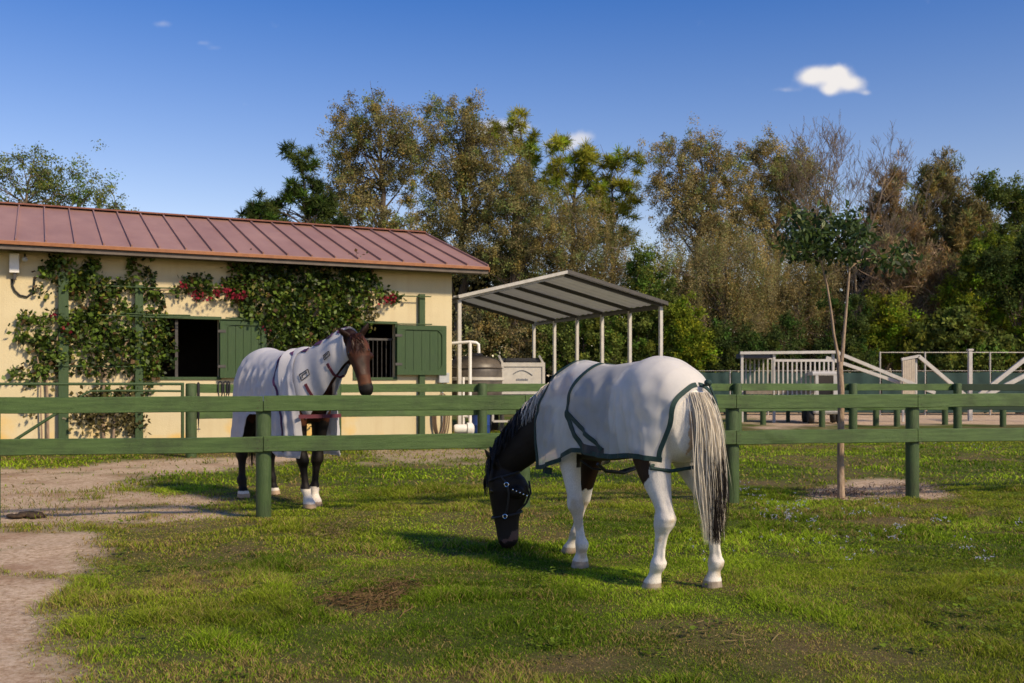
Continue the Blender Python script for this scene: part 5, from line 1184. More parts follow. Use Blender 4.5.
def horse(name, label, loc, heading, scale, feet, neck, poll, muz, face, colour, thick=1.2, ear=(.85, .40, .34, 1.0)):
    """feet: (LF, RF, LH, RH) hoof xy in the horse's own frame; neck: stations (x,y,z, half depth, half width)"""
    root = thing(name, label, 'horse', (loc[0], loc[1], loc[2]), heading); root.scale = (scale,) * 3
    mb = MB()
    ring_loft(mb, [((x, 0, b_ + (t - b_) * .5), (0, w, 0), (0, 0, (t - b_) * .5), (0, 0, (t - b_) * .5), 2.15) for x, t, b_, w in TORSO], 32)
    for (fx_, fy_), sy in zip(feet[:2], (1, -1)): leg(mb, FORE, .56, sy * .135, fx_, fy_, .98)
    for (fx_, fy_), sy in zip(feet[2:], (1, -1)): leg(mb, HIND, -.62, sy * .155, fx_, fy_, 1.10)
    def lp(st, x0, y0, fx_, fy_, topz, z, dx):     # a point on the leg axis at height z
        base = st[-1][3]; ox = interp(sorted((q[0], q[3]) for q in st), z)[0]; kk = 1 - min(1, z / topz); kk = kk * kk * (3 - 2 * kk) * .35 + kk * .65
        return Vector((x0 + ox + dx + (fx_ - (x0 + base)) * kk, y0 + (fy_ - y0) * kk, z))
    for (fx_, fy_), sy in zip(feet[:2], (1, -1)):
        A_ = (FORE, .56, sy * .135, fx_, fy_, .98); mb.tube([lp(*A_, z, dx) for z, dx in ((.47, -.044), (.40, -.040), (.32, -.036), (.24, -.040), (.18, -.048))], [.012, .015, .015, .016, .012], 8)
        mb.tube([lp(*A_, z, dx) for z, dx in ((.80, .055), (.70, .046), (.60, .034), (.53, .036))], [.02, .026, .02, .012], 8)
    for (fx_, fy_), sy in zip(feet[2:], (1, -1)):
        A_ = (HIND, -.62, sy * .155, fx_, fy_, 1.10); mb.tube([lp(*A_, z, dx) for z, dx in ((.86, -.13), (.76, -.105), (.66, -.078), (.575, -.072), (.53, -.075))], [.016, .015, .013, .015, .018], 8)
        mb.tube([lp(*A_, z, dx) for z, dx in ((.46, -.062), (.38, -.046), (.30, -.040), (.22, -.046), (.17, -.052))], [.013, .015, .015, .016, .012], 8)
        mb.tube([lp(*A_, z, dx) + Vector((0, sy * .045, 0)) for z, dx in ((.92, .06), (.82, .04), (.72, .02), (.62, .0))], [.03, .05, .036, .012], 10)
    # neck
    pts = [Vector(n_[:3]) for n_ in neck]; rings = []
    for i, n_ in enumerate(neck):
        t = (pts[min(i + 1, len(pts) - 1)] - pts[max(i - 1, 0)]).normalized()
        if len(n_) > 5: side = Vector(n_[5]).normalized()
        else: side = Vector((0, 1, 0))
        side = (side - t * side.dot(t)).normalized(); up = t.cross(side)
        if up.z < 0 and abs(t.z) < .95 and t.x > 0: up = -up
        rings.append((n_[:3], side * n_[4], up * n_[3], up * n_[3], 2.0))
    ring_loft(mb, rings, 24); crest = [Vector(r_0[0]) + Vector(r_0[2]) for r_0 in rings]; nring = rings
    # head
    a, f, s = frame(Vector(muz) - Vector(poll), face); L = (Vector(muz) - Vector(poll)).length; pl = Vector(poll); k = L / .62 * thick
    H = lambda t, ff, ss: pl + a * (t * L) + f * (ff * k) + s * (ss * k)
    ring_loft(mb, [(H(t, 0, 0), s * w * k, f * fr * k, f * bk * k, 2.3) for t, fr, bk, w in HEAD], 24)
    for e in (-1, 1):
        mb.ell(H(.265, .040, e * .060), .038 * k, .036 * k, .036 * k)           # eye ridge
        mb.ell(H(.30, -.11, e * .072), .062 * k, .062 * k, .045 * k)            # cheek
        mb.ell(H(.91, .022, e * .040), .026 * k, .026 * k, .026 * k)           # nostril wing
        ea = (-a * ear[0] + f * ear[1] + s * e * ear[2]).normalized(); p0 = H(-.02, .005, e * .052)
        ring_loft(mb, [(p0 + ea * h * k * ear[3], (s * .8 - f * .3 * e).normalized() * w * k, ea.cross(s).normalized() * w * .62 * k, ea.cross(s).normalized() * w * .62 * k, 2) for h, w in ((-.03, .034), (.02, .036), (.07, .040), (.11, .031), (.15, .014), (.168, .004))], 12)
    raw = mb.build('raw', None, None)
    md = raw.modifiers.new('r', 'REMESH'); md.mode = 'VOXEL'; md.voxel_size = .0095; md.use_smooth_shade = True
    sm = raw.modifiers.new('s', 'SMOOTH'); sm.factor = .5; sm.iterations = 3
    dg = bpy.context.evaluated_depsgraph_get(); me = bpy.data.meshes.new_from_object(raw.evaluated_get(dg))
    bpy.data.objects.remove(raw)
    me.name = 'body'; me.materials.clear(); me.materials.append(M['coat'])
    nv = len(me.vertices); co = np.zeros(nv * 3, np.float32); me.vertices.foreach_get('co', co); co = co.reshape(-1, 3).astype(float)
    hd = co - np.array(pl); ht = hd @ np.array(a) / L; hf = hd @ np.array(f) / k; hs_ = hd @ np.array(s) / k
    onhead = (ht > -.35) & (ht < 1.1) & (np.abs(hs_) < .16) & (hf > -.24) & (hf < .2)
    c = colour(co, ht, hf, hs_, onhead)
    # nostrils, mouth line, hooves
    for e in (-1, 1):
        q_ = np.array(H(.935, .030, e * .050)); dd = np.linalg.norm((co - q_), axis=1); c = np.where((dd < .018 * k)[:, None], np.array([.008, .006, .006]), c)
    at_ = me.attributes.new('Col', 'FLOAT_COLOR', 'POINT'); c4 = np.ones((nv, 4), np.float32); c4[:, :3] = c; at_.data.foreach_set('color', c4.ravel())
    me.polygons.foreach_set('use_smooth', [True] * len(me.polygons))
    body = link(bpy.data.objects.new('body', me), root)
    for e in (-1, 1):
        mb = MB(); mb.ell(H(.27, .046, e * .0735), .0225 * k, .0225 * k, .0225 * k, 14, 10); mb.build('eye', M['eye'], root, True)
    return root, H, nring, crest, (a, f, s, L, k)
def nz3(co, sc, seed):
    return (vnoise(co[:, 0] + co[:, 1] * .7, co[:, 2] + co[:, 1] * .5, sc, seed) + vnoise(co[:, 1] - co[:, 0] * .3 + 9, co[:, 2] + co[:, 0] * .4, sc, seed + 5)) / 2 - .5

# ---- ribbons of hair
def hair(name, strands, mat, parent, width, seed, colf):
    r = np.random.default_rng(seed); V = []; Q = []; C = []; o = 0
    for pts in strands:
        pts = np.array(pts); n = len(pts); t = np.gradient(pts, axis=0); t /= np.linalg.norm(t, axis=1)[:, None] + 1e-9
        sd_ = np.cross(t, r.normal(0, 1, 3)); sd_ /= np.linalg.norm(sd_, axis=1)[:, None] + 1e-9
        w = width * r.uniform(.6, 1.3) * np.concatenate([np.linspace(.8, 1, n // 2), np.linspace(1, .25, n - n // 2)])
        V.append(np.stack([pts - sd_ * w[:, None] / 2, pts + sd_ * w[:, None] / 2], 1).reshape(-1, 3))
        for i in range(n - 1): Q.append((o + 2 * i, o + 2 * i + 1, o + 2 * i + 3, o + 2 * i + 2))
        C.append(np.repeat(colf(pts, r), 2, 0)); o += 2 * n
    return mesh_np(name, np.concatenate(V), [np.array(Q)], mat, parent, np.clip(np.concatenate(C), .002, 1), True)

# ---- fly sheet surface
def sheet_fns(hem, xf, xb, off, leanw, foldamp, seed, prof=None, drape=()):
    """returns pt(s, v): s 0 front .. 1 back, v -1..1 from right hem over the spine to left hem"""
    def pt(s, v, extra=0.0):
        av = abs(v); x = xf(av) + (xb(av) - xf(av)) * s
        top, bot, w = interp(prof or TORSO, x); W = max(w, leanw(x)) + off; zc = bot + (top - bot) * .52
        if av < .55:
            a = av / .55 * PI / 2; ex = 2 / 2.15
            y = (W + extra) * math.sin(a) ** ex; z = zc + (top + off + extra - zc) * math.cos(a) ** ex
            y += .006 * math.sin(x * 23 + a * 5 + seed) * math.sin(a)
            fk = .35 * float(sstep(.25, .55, av))
        else:
            q = (av - .55) / .45; z = zc - q * (zc - hem(x)); fk = .35 + .65 * q ** .8
            y = W + extra + .012 * q
        fold = foldamp * fk * (math.sin(x * 21 + seed + .6 * math.sin(x * 9)) + .6 * math.sin(x * 37 + seed * 2 + q_off(z)))
        wr = .0045 * math.sin(x * 13 + z * 17 + seed) * math.sin(z * 29 - x * 19 + seed * 3) + .003 * math.sin(z * 41 + x * 11) * math.sin(x * 33 + seed)
        y += (fold + wr * min(1, av * 3)) * (1 if av > .1 else 0)
        for fx0, fz0, slope, wid, amp in drape:      # soft ridges fanning down from where the cloth is caught
            dz = fz0 - z
            if dz > 0: y += amp * min(1, dz / .18) * math.exp(-((x - fx0 - slope * dz) / (wid * (1 + dz))) ** 2)
        return Vector((x, math.copysign(y, v) if v else 0.0, z))
    def q_off(z): return z * 4
    return pt
def sheet_obj(pt, mat, parent, ns=150, nv=92, name='fly_sheet'):
    vs = []; 
    for i in range(ns + 1):
        for j in range(nv + 1): vs.append(pt(i / ns, -1 + 2 * j / nv))
    q = np.arange((ns + 1) * (nv + 1)).reshape(ns + 1, nv + 1)
    f = np.stack([q[:-1, :-1], q[1:, :-1], q[1:, 1:], q[:-1, 1:]], -1).reshape(-1, 4)
    return mesh_np(name, np.array([v[:] for v in vs]), [f], mat, parent, None, True)
def ribbon(pt, path, width, lift, mat, parent, name, n=60):
    """band following (s, v) way-points on the sheet"""
    path = [np.array(p, float) for p in path]; seglen = [np.linalg.norm(path[i + 1] - path[i]) for i in range(len(path) - 1)]; tot = sum(seglen)
    def P_(t):
        d_ = t * tot
        for i, sl_ in enumerate(seglen):
            if d_ <= sl_ or i == len(seglen) - 1: q_ = path[i] + (path[i + 1] - path[i]) * min(1, d_ / max(sl_, 1e-9)); return q_
            d_ -= sl_
    mb = MB(); vs = []; fs = []
    for i in range(n + 1):
        s, v = P_(i / n); p = pt(s, v, lift); e = .004
        s2, v2 = P_(min(1, i / n + e)); s1, v1 = P_(max(0, i / n - e)); tg = pt(s2, v2, lift) - pt(s1, v1, lift)
        du = pt(min(1, s + .01), v, lift) - pt(max(0, s - .01), v, lift); dv = pt(s, min(1, v + .01), lift) - pt(s, max(-1, v - .01), lift)
        nr = du.cross(dv)
        if nr.length < 1e-9: nr = Vector((0, 0, 1))
        nr.normalize()
        if nr.y * p.y < 0 and abs(p.y) > .05: nr = -nr
        if abs(p.y) <= .05 and nr.z < 0: nr = -nr
        if tg.length < 1e-9: tg = du
        sd_ = nr.cross(tg.normalized()).normalized() * width / 2
        for q_, w in ((p - sd_, 0), (p + sd_, 0), (p + sd_ + nr * .005, 0), (p - sd_ + nr * .005, 0)): vs.append(q_)
    for i in range(n):
        for k in range(4): fs.append((4 * i + k, 4 * i + (k + 1) % 4, 4 * i + 4 + (k + 1) % 4, 4 * i + 4 + k))
    fs += [(0, 1, 2, 3), (4 * n + 3, 4 * n + 2, 4 * n + 1, 4 * n)]
    mb.add(vs, fs); return mb.build(name, mat, parent, True)

# =============== the grazing pinto
H1 = (.85, 7.57); h1 = math.atan2(.855, -.518)
def col1(co, ht, hf, hs_, onhead):
    x, y, z = co.T; n1 = nz3(co, .09, 3) * .16 + nz3(co, .03, 8) * .05
    white = np.array([.67, .63, .575]); dark = np.array([.013, .0095, .008]); brown = np.array([.045, .020, .013])
    c = np.tile(white, (len(co), 1)) * (1 + nz3(co, .05, 2)[:, None] * .22 + nz3(co, .16, 52)[:, None] * .25)
    rf = (y < -.03) & (z < .95) & (x < 1.12) & ~onhead
    patch = (((x > -.20 + n1) & (x < .33 + n1) & (z > .86)) | ((x > .66 + n1) & (z < 1.28 + n1)) | ((x > 1.16 + n1))) & ~rf
    thigh = (y > 0) & (x > -.625 + n1 * .35) & (z < .98) & (z > .70 - .8 * (x + .52) + n1 * .7) & (x < -.28)
    fleg = (y < 0) & (x > .3) & (z > .60 + n1) & (z < .95)
    belly = (z < .93) & (np.abs(y) < .14) & (x > -.45) & (x < .5) & (z > .78)
    c = np.where(((patch | belly))[:, None], dark, c); c = np.where((thigh | fleg)[:, None], brown * .55, c)
    pink = (x > .40) & (x < 1.0) & (z > 1.34) & (nz3(co, .12, 30) > .06); c = np.where(pink[:, None], np.array([.55, .36, .28]), c)
    rear = (x < -.80) & (np.abs(y) < .10 + n1 * .6) & (z > .95 + n1) & (z < 1.25); c = np.where(rear[:, None], np.array([.50, .34, .22]), c)
    c = np.where((onhead & (ht > .80) & (nz3(co, .05, 4) > .12))[:, None], np.array([.10, .06, .052]), c)
    c = np.where(((z < .06) & (x < 1.1))[:, None], np.array([.40, .33, .26]) * (.8 + nz3(co, .02, 7)[:, None] * .7), c)
    dirt = (z < .40) & (x < 1.1) & (nz3(co, .05, 19) > .12); df = (sstep(.0, .22, nz3(co, .06, 19)) * (z < .55) * (x < 1.1))[:, None]; c = c * (1 - df) + c * df * np.array([.78, .70, .58])
    return c
side2 = (-.80, .60, 0)
neck1 = [(.46, 0, 1.25, .34, .165), (.66, .01, 1.26, .295, .152), (.84, .04, 1.205, .26, .132), (1.0, .09, 1.10, .235, .118, (-.2, 1, 0)), (1.13, .15, .98, .21, .104, (-.4, .9, 0)), (1.235, .215, .865, .18, .095, (-.6, .8, 0)), (1.31, .265, .765, .145, .085, (-.75, .65, 0)), (1.345, .29, .70, .09, .06, (-.8, .6, 0))]
pinto, Hh, nring, crest, hv = horse('grazing_horse', 'black and white pinto horse in a white mesh sheet grazing in front of the fence', (H1[0], H1[1], float(gh(*H1)) * .3), h1, 1.0,
    [(.361, .152), (.97, -.155), (-.574, .205), (-.748, -.205)], neck1, (1.36, .30, .715), (1.335, .235, .045), (.62, .78, .05), col1, 1.13)
a, f, s, L, k = hv
xf1 = lambda av: .55 + .36 * float(sstep(.08, .62, av)) - .05 * float(sstep(.6, 1, av))
xb1 = lambda av: -.846 + .022 * float(sstep(.15, .5, av)) + .085 * float(sstep(.5, 1.0, av))
hem1 = lambda x: .915 - .185 * float(sstep(.22, .86, x)) + .012 * math.sin(x * 9)
lw1 = lambda x: .272 * math.exp(-((x + .52) / .22) ** 2) + .250 * math.exp(-((x - .62) / .40) ** 2)
SHP1 = [q for q in TORSO if q[0] < .6] + [(.62, 1.60, .86, .23), (.74, 1.56, .88, .22), (.86, 1.48, .90, .205), (1.0, 1.36, .92, .185)]
pt1 = sheet_fns(hem1, xf1, xb1, .016, lw1, .010, 1.3, SHP1, [(-.20, 1.42, -.10, .022, .022), (-.27, 1.40, -.22, .020, .026), (-.34, 1.44, -.30, .022, .020), (-.43, 1.36, -.25, .02, .016), (-.10, 1.30, .02, .025, .016), (.06, 1.22, .10, .022, .012), (.34, 1.30, .22, .025, .018), (.46, 1.36, .30, .022, .016), (.58, 1.30, .34, .022, .016), (-.56, 1.30, -.2, .02, .012)])
M['sheet1'] = fabric_mat('mesh_sheet_white', (.74, .73, .715), (.84, .83, .815), .66, .3)
sheet = sheet_obj(pt1, M['sheet1'], pinto)
def trims(pt, sheet, mat, w=.035):
    ribbon(pt, [(.012, -1), (.012, 0), (.012, 1)], w * .8, .003, mat, sheet, 'neck_trim', 110)
    for sg in (-1, 1):
        ribbon(pt, [(0, sg * .985), (1, sg * .985)], w, .003, mat, sheet, 'hem_trim', 120)
        ribbon(pt, [(.988, sg * 1), (.988, sg * .02)], w, .004, mat, sheet, 'rear_trim', 90)
trims(pt1, sheet, M['teal_trim'])
for sg in (-1, 1):
    ribbon(pt1, [(.215, sg * .02), (.27, sg * .35), (.33, sg * .60), (.40, sg * .80), (.47, sg * .98)], .042, .004, M['teal_trim'], sheet, 'surcingle', 90)
    ribbon(pt1, [(.32, sg * .55), (.46, sg * .74), (.62, sg * .93)], .034, .006, M['teal_trim'], sheet, 'cross_strap', 50)
    ribbon(pt1, [(.46, sg * .94), (.63, sg * .95)], .06, .003, M['black_strap'], sheet, 'belly_panel', 40)
mb = MB(); mb.tube([(.16, .29, .86), (.10, .22, .80), (.06, .0, .77), (.10, -.22, .80), (.16, -.29, .86)], .014, 8, flat=.5); mb.tube([(-.06, .29, .85), (-.04, .2, .79), (.0, 0, .765), (.06, -.22, .80), (.1, -.29, .86)], .013, 8); mb.build('belly_strap', M['black_strap'], sheet, True)
mb = MB(); mb.tube([(-.64, .265, .86), (-.72, .15, .84), (-.78, .03, .86), (-.84, -.06, .88)], .013, 8); mb.tube([(-.64, .265, .87), (-.67, .10, .93), (-.64, -.10, .90), (-.64, -.265, .86)], .011, 8); mb.build('leg_strap', M['teal_trim'], sheet, True)
mb = MB(); mb.tube([(-.862, -.02, 1.43), (-.90, -.04, 1.44), (-.915, -.06, 1.38), (-.90, -.09, 1.28), (-.89, -.12, 1.12), (-.885, -.13, 1.02)], .016, 8, flat=.6); mb.ell((-.90, -.03, 1.45), .028, .028, .024, 10, 8); mb.build('tail_strap', M['teal_trim'], sheet, True)
mb = MB(); mb.beam((.72, .255, .745), (.70, .20, .735), .07, .05); mb.build('chest_tab', M['teal_trim'], sheet)
# tail
r_ = np.random.default_rng(4); st = []
for i in range(1900):
    u = r_.normal(0, 1, 2) * .5; rr = min(1, np.hypot(*u)); n = 14; ln = r_.uniform(.72, 1.03); ph = r_.uniform(0, 6)
    pts = []
    for t in np.linspace(0, 1, n):
        tt = t * ln
        cx = -.850 - .085 * math.sin(min(1, tt * 3) * PI / 2) - .02 * tt; cz = 1.385 - .02 * tt - 1.03 * tt ** 1.0 + .04 * math.sin(min(1, tt * 4) * PI / 2)
        sp = .042 + .032 * math.sin(min(1, tt * 1.5) * PI / 2) - .020 * max(0, tt - .7) / .3
        pts.append((cx + u[0] * sp * 1.0 + .008 * math.sin(tt * 9 + ph), .020 - .055 * tt + u[1] * sp * 1.25 + .008 * math.cos(tt * 8 + ph), cz))
    st.append(pts)
def tailc(pts, r):
    z = pts[:, 2]; sd0 = -.52 * (pts[-1, 0] + .950) - .855 * (pts[-1, 1] + .03); blk = (sd0 > -.018 + r.normal(0, .012)) and r.uniform() < .95; w = np.array([.76, .71, .62]) * r.uniform(.93, 1.05); y = np.array([.66, .57, .42])
    c = np.tile(w, (len(pts), 1)); c = c * .75 + y * .25
    thr = .93 + r.normal(0, .10)
    if blk: c = np.where((z < thr)[:, None], np.array([.018, .014, .013]) * r.uniform(.6, 2.2), c)
    return c
hair('tail', st, M['tail_hair'], pinto, .0052, 4, tailc)
# mane: white by the withers, black along the neck, forelock
st = []; r_ = np.random.default_rng(9); cr = [np.array(c) for c in crest]
def crestpt(t):
    q_ = t * (len(cr) - 1); i = min(int(q_), len(cr) - 2); return cr[i] + (cr[i + 1] - cr[i]) * (q_ - i)
for i in range(520):
    t = r_.uniform(.10, .97); p = crestpt(t); out = Vector(nring[min(int(t * 7.0), 7)][1]).normalized(); ln = r_.uniform(.14, .27)
    q_ = [p + np.array(out) * (.055 * math.sin(w * PI / 2) + .05 * w) * 1.5 + np.array([r_.normal(0, .012), 0, -.01 - ln * w ** 1.3 + .03 * math.sin(w * PI)]) for w in np.linspace(0, 1, 7)]
    st.append(q_)
def manec(pts, r):
    x = pts[0, 0] + r.normal(0, .03)
    return np.tile(np.array([.70, .64, .56]) * r.uniform(.7, 1.05) if pts[0, 2] > 1.30 + r.normal(0, .04) else np.array([.010, .008, .008]) * r.uniform(.6, 1.6), (len(pts), 1))
for i in range(70):
    p = np.array(Hh(-.04, .03, r_.uniform(-.05, .05))); e = np.array(Hh(r_.uniform(.18, .36), .115, r_.uniform(-.06, .07))); m_ = np.array(Hh(.1, .13, r_.uniform(-.05, .05)))
    st.append([(1 - w) ** 2 * p + 2 * w * (1 - w) * m_ + w * w * e for w in np.linspace(0, 1, 6)])
hair('mane', st, M['hair'], pinto, .0075, 9, manec)
# halter
def halter(root, H, k, mat, ringm):
    ha = bpy.data.objects.new('halter', None)
    mb = MB(); ns = 28
    def hoop(t, pad, ts=0.0, r=.0075):
        fr, bk, w = interp(HEAD, t); pts = []
        for j in range(ns + 1):
            a_ = 2 * PI * j / ns; ca, sa = math.cos(a_), math.sin(a_)
            ff = (fr if sa > 0 else bk) * math.copysign(abs(sa) ** (2 / 2.3), sa); ss = w * math.copysign(abs(ca) ** (2 / 2.3), ca)
            pts.append(H(t + ts * sa, ff * (1 + pad) + math.copysign(.006, ff), ss * (1 + pad) + math.copysign(.008, ss)))
        mb.tube(pts, r * k, 7, False, flat=1)
    hoop(.60, .03, .02); hoop(.10, .03, .05)
    for e in (-1, 1):
        mb.tube([H(.60, -.02, e * .073), H(.45, -.05, e * .093), H(.30, -.07, e * .130), H(.18, -.06, e * .124), H(.08, -.02, e * .108)], .0075 * k, 7)
        mb.tube([H(.60, -.08, e * .045), H(.48, -.165, e * .03), H(.36, -.20, e * .05), H(.22, -.19, e * .09)], .007 * k, 7)
    h = mb.build('halter', mat, root, True)
    for t, ff, ss in ((.60, -.02, .088), (.19, -.06, .134)):
        for e in (-1, 1):
            mb = MB(); c = H(t, ff, e * ss); a1 = (H(t + .03, ff, e * ss) - c).normalized(); a2 = (H(t, ff + .03, e * ss) - c).normalized(); n = 14
            mb.tube([c + (a1 * math.cos(2 * PI * j / n) + a2 * math.sin(2 * PI * j / n)) * .0145 * k for j in range(n + 1)], .0036 * k, 6, False); mb.build('ring', ringm, h, True)
    for e in (-1, 1):
        mb = MB()
        for q in range(5): mb.ell(H(.26 + q * .025, -.10 - .022 * q, e * (.134 - .007 * q)), .0085 * k, .0065 * k, .0085 * k, 8, 6)
        mb.build('chain', ringm, h, True)
    return h
halter(pinto, Hh, k, M['black_strap'], M['buckle'])

# =============== the bay behind the fence
H2 = (-2.80, 12.28); h2 = math.atan2(-.785, .62); S2 = 1.155
def col2(co, ht, hf, hs_, onhead):
    x, y, z = co.T; n1 = nz3(co, .08, 13) * .12
    bay = np.array([.055, .018, .0085]); dark = np.array([.007, .005, .0045]); white = np.array([.66, .60, .53])
    c = np.tile(bay, (len(co), 1)) * (1 + nz3(co, .15, 6)[:, None] * .8)
    lg = (z < .86 + n1) & (x < 1.0); c = np.where(lg[:, None], dark, c)
    sockf = (z < .20 + n1 * .3) & (x > 0) & (x < 1.0); sockh = (z < .075) & (x < 0); c = np.where((sockf | sockh)[:, None], white, c)
    hoof = (z < .045) & (x < 1.0); c = np.where(hoof[:, None], np.array([.38, .27, .18]), c)
    c = np.where((onhead & (ht > .84))[:, None], np.array([.008, .0065, .006]), c)
    sh = onhead & (hf < -.02); c = np.where((sh & (ht < .8))[:, None], c * .6, c); c = np.where(onhead[:, None], c * .72, c)  # cheek shading painted into the coat, then the whole head darkened
    nose_glint = onhead & (hf > .02) & (np.abs(hs_ + .004 + n1 * .12) < .004 + .009 * sstep(.4, .6, ht)) & (ht > .42) & (ht < .68); c = np.where(nose_glint[:, None], np.array([.17, .115, .09]), c)  # thin highlight along the nose, painted as coat colour
    star = onhead & (np.hypot((ht - .27) * .62, hs_) < .016) & (hf > .0); c = np.where(star[:, None], np.array([.55, .48, .42]), c)
    c = np.where((onhead & (ht > .70) & (ht < .86) & (hf > 0))[:, None], c * 1.5 + np.array([.03, .01, .0]), c)
    hn = 1 + nz3(co, .05, 41)[:, None] * 1.2
    fh = (onhead & (ht > -.02) & (ht < .36) & (hf > .02))[:, None]; c = np.where(fh, np.array([.058, .019, .0085]) * hn, c)
    br_ = (onhead * sstep(.34, .44, ht) * sstep(.74, .64, ht) * sstep(.0, .05, hf) * sstep(.05, .012, np.abs(hs_ + nz3(co, .06, 44) * .06)))[:, None]; c = c * (1 - br_) + br_ * np.array([.060, .040, .031]) * hn  # greyish highlight on the nose bridge blended into the coat colour
    rd = (onhead * sstep(.66, .72, ht) * sstep(.86, .80, ht) * sstep(-.03, .03, hf))[:, None]; c = c * (1 - rd) + rd * np.array([.075, .028, .013]) * hn
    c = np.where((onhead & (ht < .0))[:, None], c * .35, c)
    return c
neck2 = [(.46, 0, 1.28, .33, .160), (.62, 0, 1.31, .29, .140), (.78, .02, 1.40, .235, .115), (.94, .04, 1.50, .20, .10), (1.08, .07, 1.58, .17, .092), (1.20, .10, 1.65, .15, .088), (1.27, .115, 1.69, .125, .078), (1.30, .12, 1.705, .08, .055)]
bay, Hb, nr2, crest2, hv2 = horse('standing_horse', 'bay horse in a pale full-neck fly sheet standing behind the nearer fence', (H2[0], H2[1], float(gh(*H2)) * .3), h2, S2,
    [(.58, .065), (.70, -.06), (-.70, .20), (-.60, -.205)], neck2, (1.305, .12, 1.70), (1.465, .155, 1.155), (.85, -.50, .3), col2, 1.2, (.75, .30, .62, .80))
a2_, f2_, s2_, L2_, k2_ = hv2
hem2 = lambda x: .515 + .42 * float(sstep(-.46, -.22, x)) * float(sstep(.36, .12, x)) - .0 * x
xf2 = lambda av: .60 + .20 * float(sstep(.15, .9, av)); xb2 = lambda av: -.872 + .03 * float(sstep(.4, 1, av))
lw2 = lambda x: .275 * math.exp(-((x + .55) / .25) ** 2) + .24 * math.exp(-((x - .6) / .3) ** 2)
pt2 = sheet_fns(hem2, xf2, xb2, .022, lw2, .010, 4.1, None, [(-.52, 1.46, -.25, .022, .022), (-.40, 1.50, -.30, .024, .024), (-.26, 1.48, -.32, .022, .024), (-.12, 1.46, -.30, .022, .022), (.02, 1.42, -.28, .022, .022), (.16, 1.40, -.25, .022, .020), (.34, 1.46, .12, .022, .022), (.46, 1.48, .20, .024, .022), (.58, 1.40, .25, .022, .02), (-.66, 1.36, -.12, .02, .016)])
M['sheet2'] = fabric_mat('fly_sheet_pale', (.58, .57, .60), (.70, .69, .71), 1.0, .22)
sh2_ = sheet_obj(pt2, M['sheet2'], bay, 150, 96)
for sg in (-1, 1):
    ribbon(pt2, [(.20, sg * .06), (.215, sg * .4), (.20, sg * .65), (.17, sg * .97)], .022, .004, M['purple'], sh2_, 'piping', 70)
    ribbon(pt2, [(0, sg * .985), (1, sg * .985)], .02, .003, M['sheet2'], sh2_, 'hem_trim', 100)
ribbon(pt2, [(.34, -.74), (.385, -.82)], .07, .006, M['black_strap'], sh2_, 'logo_patch', 8)
ribbon(pt2, [(.34, .74), (.385, .82)], .07, .006, M['black_strap'], sh2_, 'logo_patch', 8)
# neck cover: wraps from the crest down both sides, open at the throat
def nk(t):
    q_ = t * (len(nr2) - 1); i = min(int(q_), len(nr2) - 2); fr = q_ - i
    r0, r1 = nr2[i], nr2[i + 1]; mixv = lambda m_: Vector(r0[m_]).lerp(Vector(r1[m_]), fr)
    return mixv(0), mixv(1), mixv(2), mixv(3)
def npt(s, v, extra=0.0):
    av = abs(v); t = .0 + .88 * s - .10 * s * av
    c, sd_, up, dn = nk(t); ang = av * math.radians(158)
    off = .022 + extra + .105 * (1 - s) ** 2.2 * float(sstep(.05, .4, av)) + .006 * math.sin(s * 17 + av * 6) + .009 * av * math.sin(s * 26 + av * 3)
    wv = sd_.normalized() * (sd_.length + off); uv_ = up.normalized() * (up.length + off)
    x = math.sin(ang); y = math.cos(ang)
    p = c + wv * (x * (1 if v >= 0 else -1)) + uv_ * y
    if av > .6: p.z -= .10 * (av - .6) * (1.2 - s); 
    return p
nc = sheet_obj(npt, M['sheet2'], bay, 60, 64, 'neck_cover')
for i in range(5):
    s0 = .10 + i * .18
    ribbon(npt, [(s0, .26), (s0 + .10, .30)], .05, .006, M['purple'], nc, 'lacing_tab', 8); ribbon(npt, [(s0, -.26), (s0 + .10, -.30)], .05, .006, M['purple'], nc, 'lacing_tab', 8)
ribbon(npt, [(.02, -.09), (.97, -.09)], .022, .004, M['purple'], nc, 'crest_lacing', 60)
for sg in (-1, 1):
    ribbon(npt, [(.30, sg * .72), (.30, sg * .98)], .03, .006, M['burgundy'], nc, 'buckle_strap', 14); ribbon(npt, [(.62, sg * .74), (.62, sg * .99)], .03, .006, M['burgundy'], nc, 'buckle_strap', 14)
    for s0 in (.28, .60):
        v0, v1, s1 = sg * .60, sg * .665, s0 + .09
        ribbon(npt, [(s0, v0), (s1, v0), (s1, v1), (s0, v1), (s0, v0)], .007, .008, M['black_strap'], nc, 'logo_patch', 40)
        ribbon(npt, [(s0 + .02, sg * .62), (s0 + .02, sg * .65)], .008, .008, M['black_strap'], nc, 'logo_patch', 6); ribbon(npt, [(s0 + .02, sg * .622), (s1 - .02, sg * .622)], .007, .008, M['black_strap'], nc, 'logo_patch', 6)
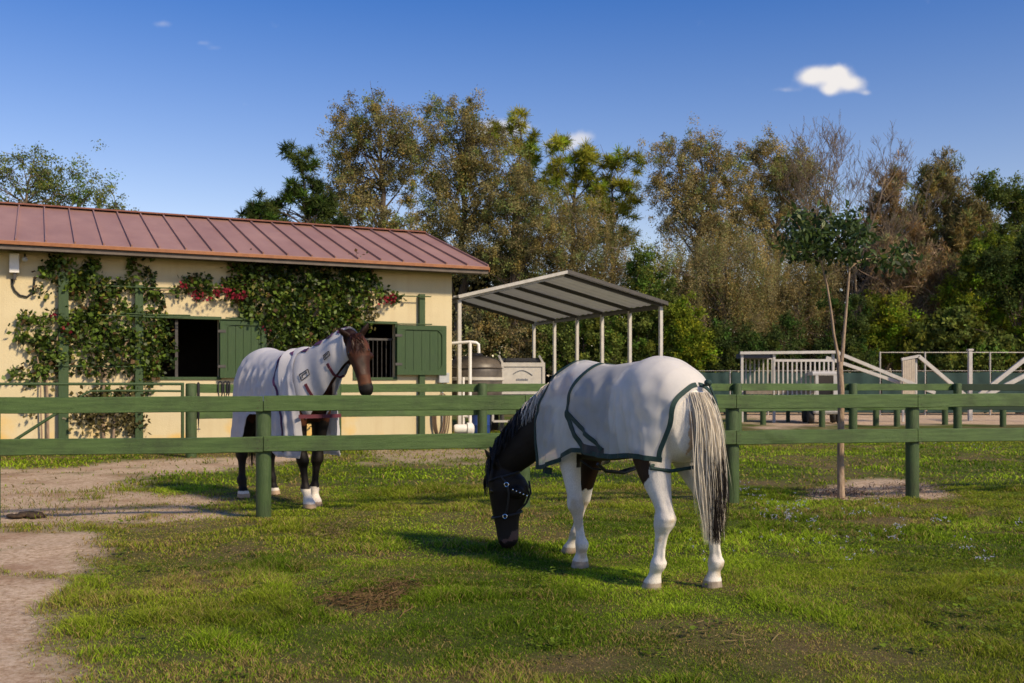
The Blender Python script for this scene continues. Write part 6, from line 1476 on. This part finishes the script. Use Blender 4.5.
for t_s in (.62, .3): mb = MB(); q0 = Vector(npt(t_s, -.98)); q1 = Vector(npt(t_s, .98)); mb.tube([q0, (q0 + q1) / 2 + Vector((.03, 0, -.02)), q1], .018, 8, flat=.6); mb.build('throat_strap', M['burgundy'], nc, True)
mb = MB(); mb.beam((.80, -.235, .93), (.85, 0, .93), .010, .038); mb.beam((.85, 0, .93), (.80, .235, .93), .010, .038); mb.build('chest_strap', M['burgundy'], sh2_)
mb = MB(); mb.tube([(-.05, -.28, 1.0), (.1, -.22, .86), (.2, 0, .80), (.1, .22, .86), (-.05, .28, 1.0)], .016, 8, flat=.5); mb.tube([(.25, -.28, .95), (.1, -.2, .83), (.02, 0, .81), (.1, .2, .83), (.25, .28, .95)], .016, 8, flat=.5); mb.build('belly_strap', M['purple'], sh2_, True)
# tail, forelock
r_ = np.random.default_rng(14); st = []
for i in range(300):
    u = r_.normal(0, 1, 2) * .5; n = 12; ln = r_.uniform(.75, 1.03); pts = []
    for t in np.linspace(0, 1, n):
        tt = t * ln; sp = .03 + .05 * math.sin(min(1, tt * 1.5) * PI / 2) - .02 * max(0, tt - .7) / .3
        pts.append((-.865 - .09 * math.sin(min(1, tt * 3) * PI / 2) + .06 * tt, .02 + u[1] * sp, 1.37 - 1.06 * tt)); pts[-1] = (pts[-1][0] + u[0] * sp, pts[-1][1], pts[-1][2])
    st.append(pts)
hair('tail', st, M['hair'], bay, .007, 15, lambda p, r: np.tile(np.array([.020, .011, .008]) * r.uniform(.5, 1.8), (len(p), 1)))
st = []
for i in range(170):
    p = np.array(Hb(-.06, .03, r_.uniform(-.06, .06))); e = np.array(Hb(r_.uniform(.12, .34), .10, r_.uniform(-.075, .075))); m_ = np.array(Hb(.06, .135, r_.uniform(-.05, .05)))
    st.append([(1 - w) ** 2 * p + 2 * w * (1 - w) * m_ + w * w * e for w in np.linspace(0, 1, 6)])
hair('forelock', st, M['hair'], bay, .007, 16, lambda p, r: np.tile(np.array([.045, .016, .009]) * r.uniform(.4, 1.6), (len(p), 1)))
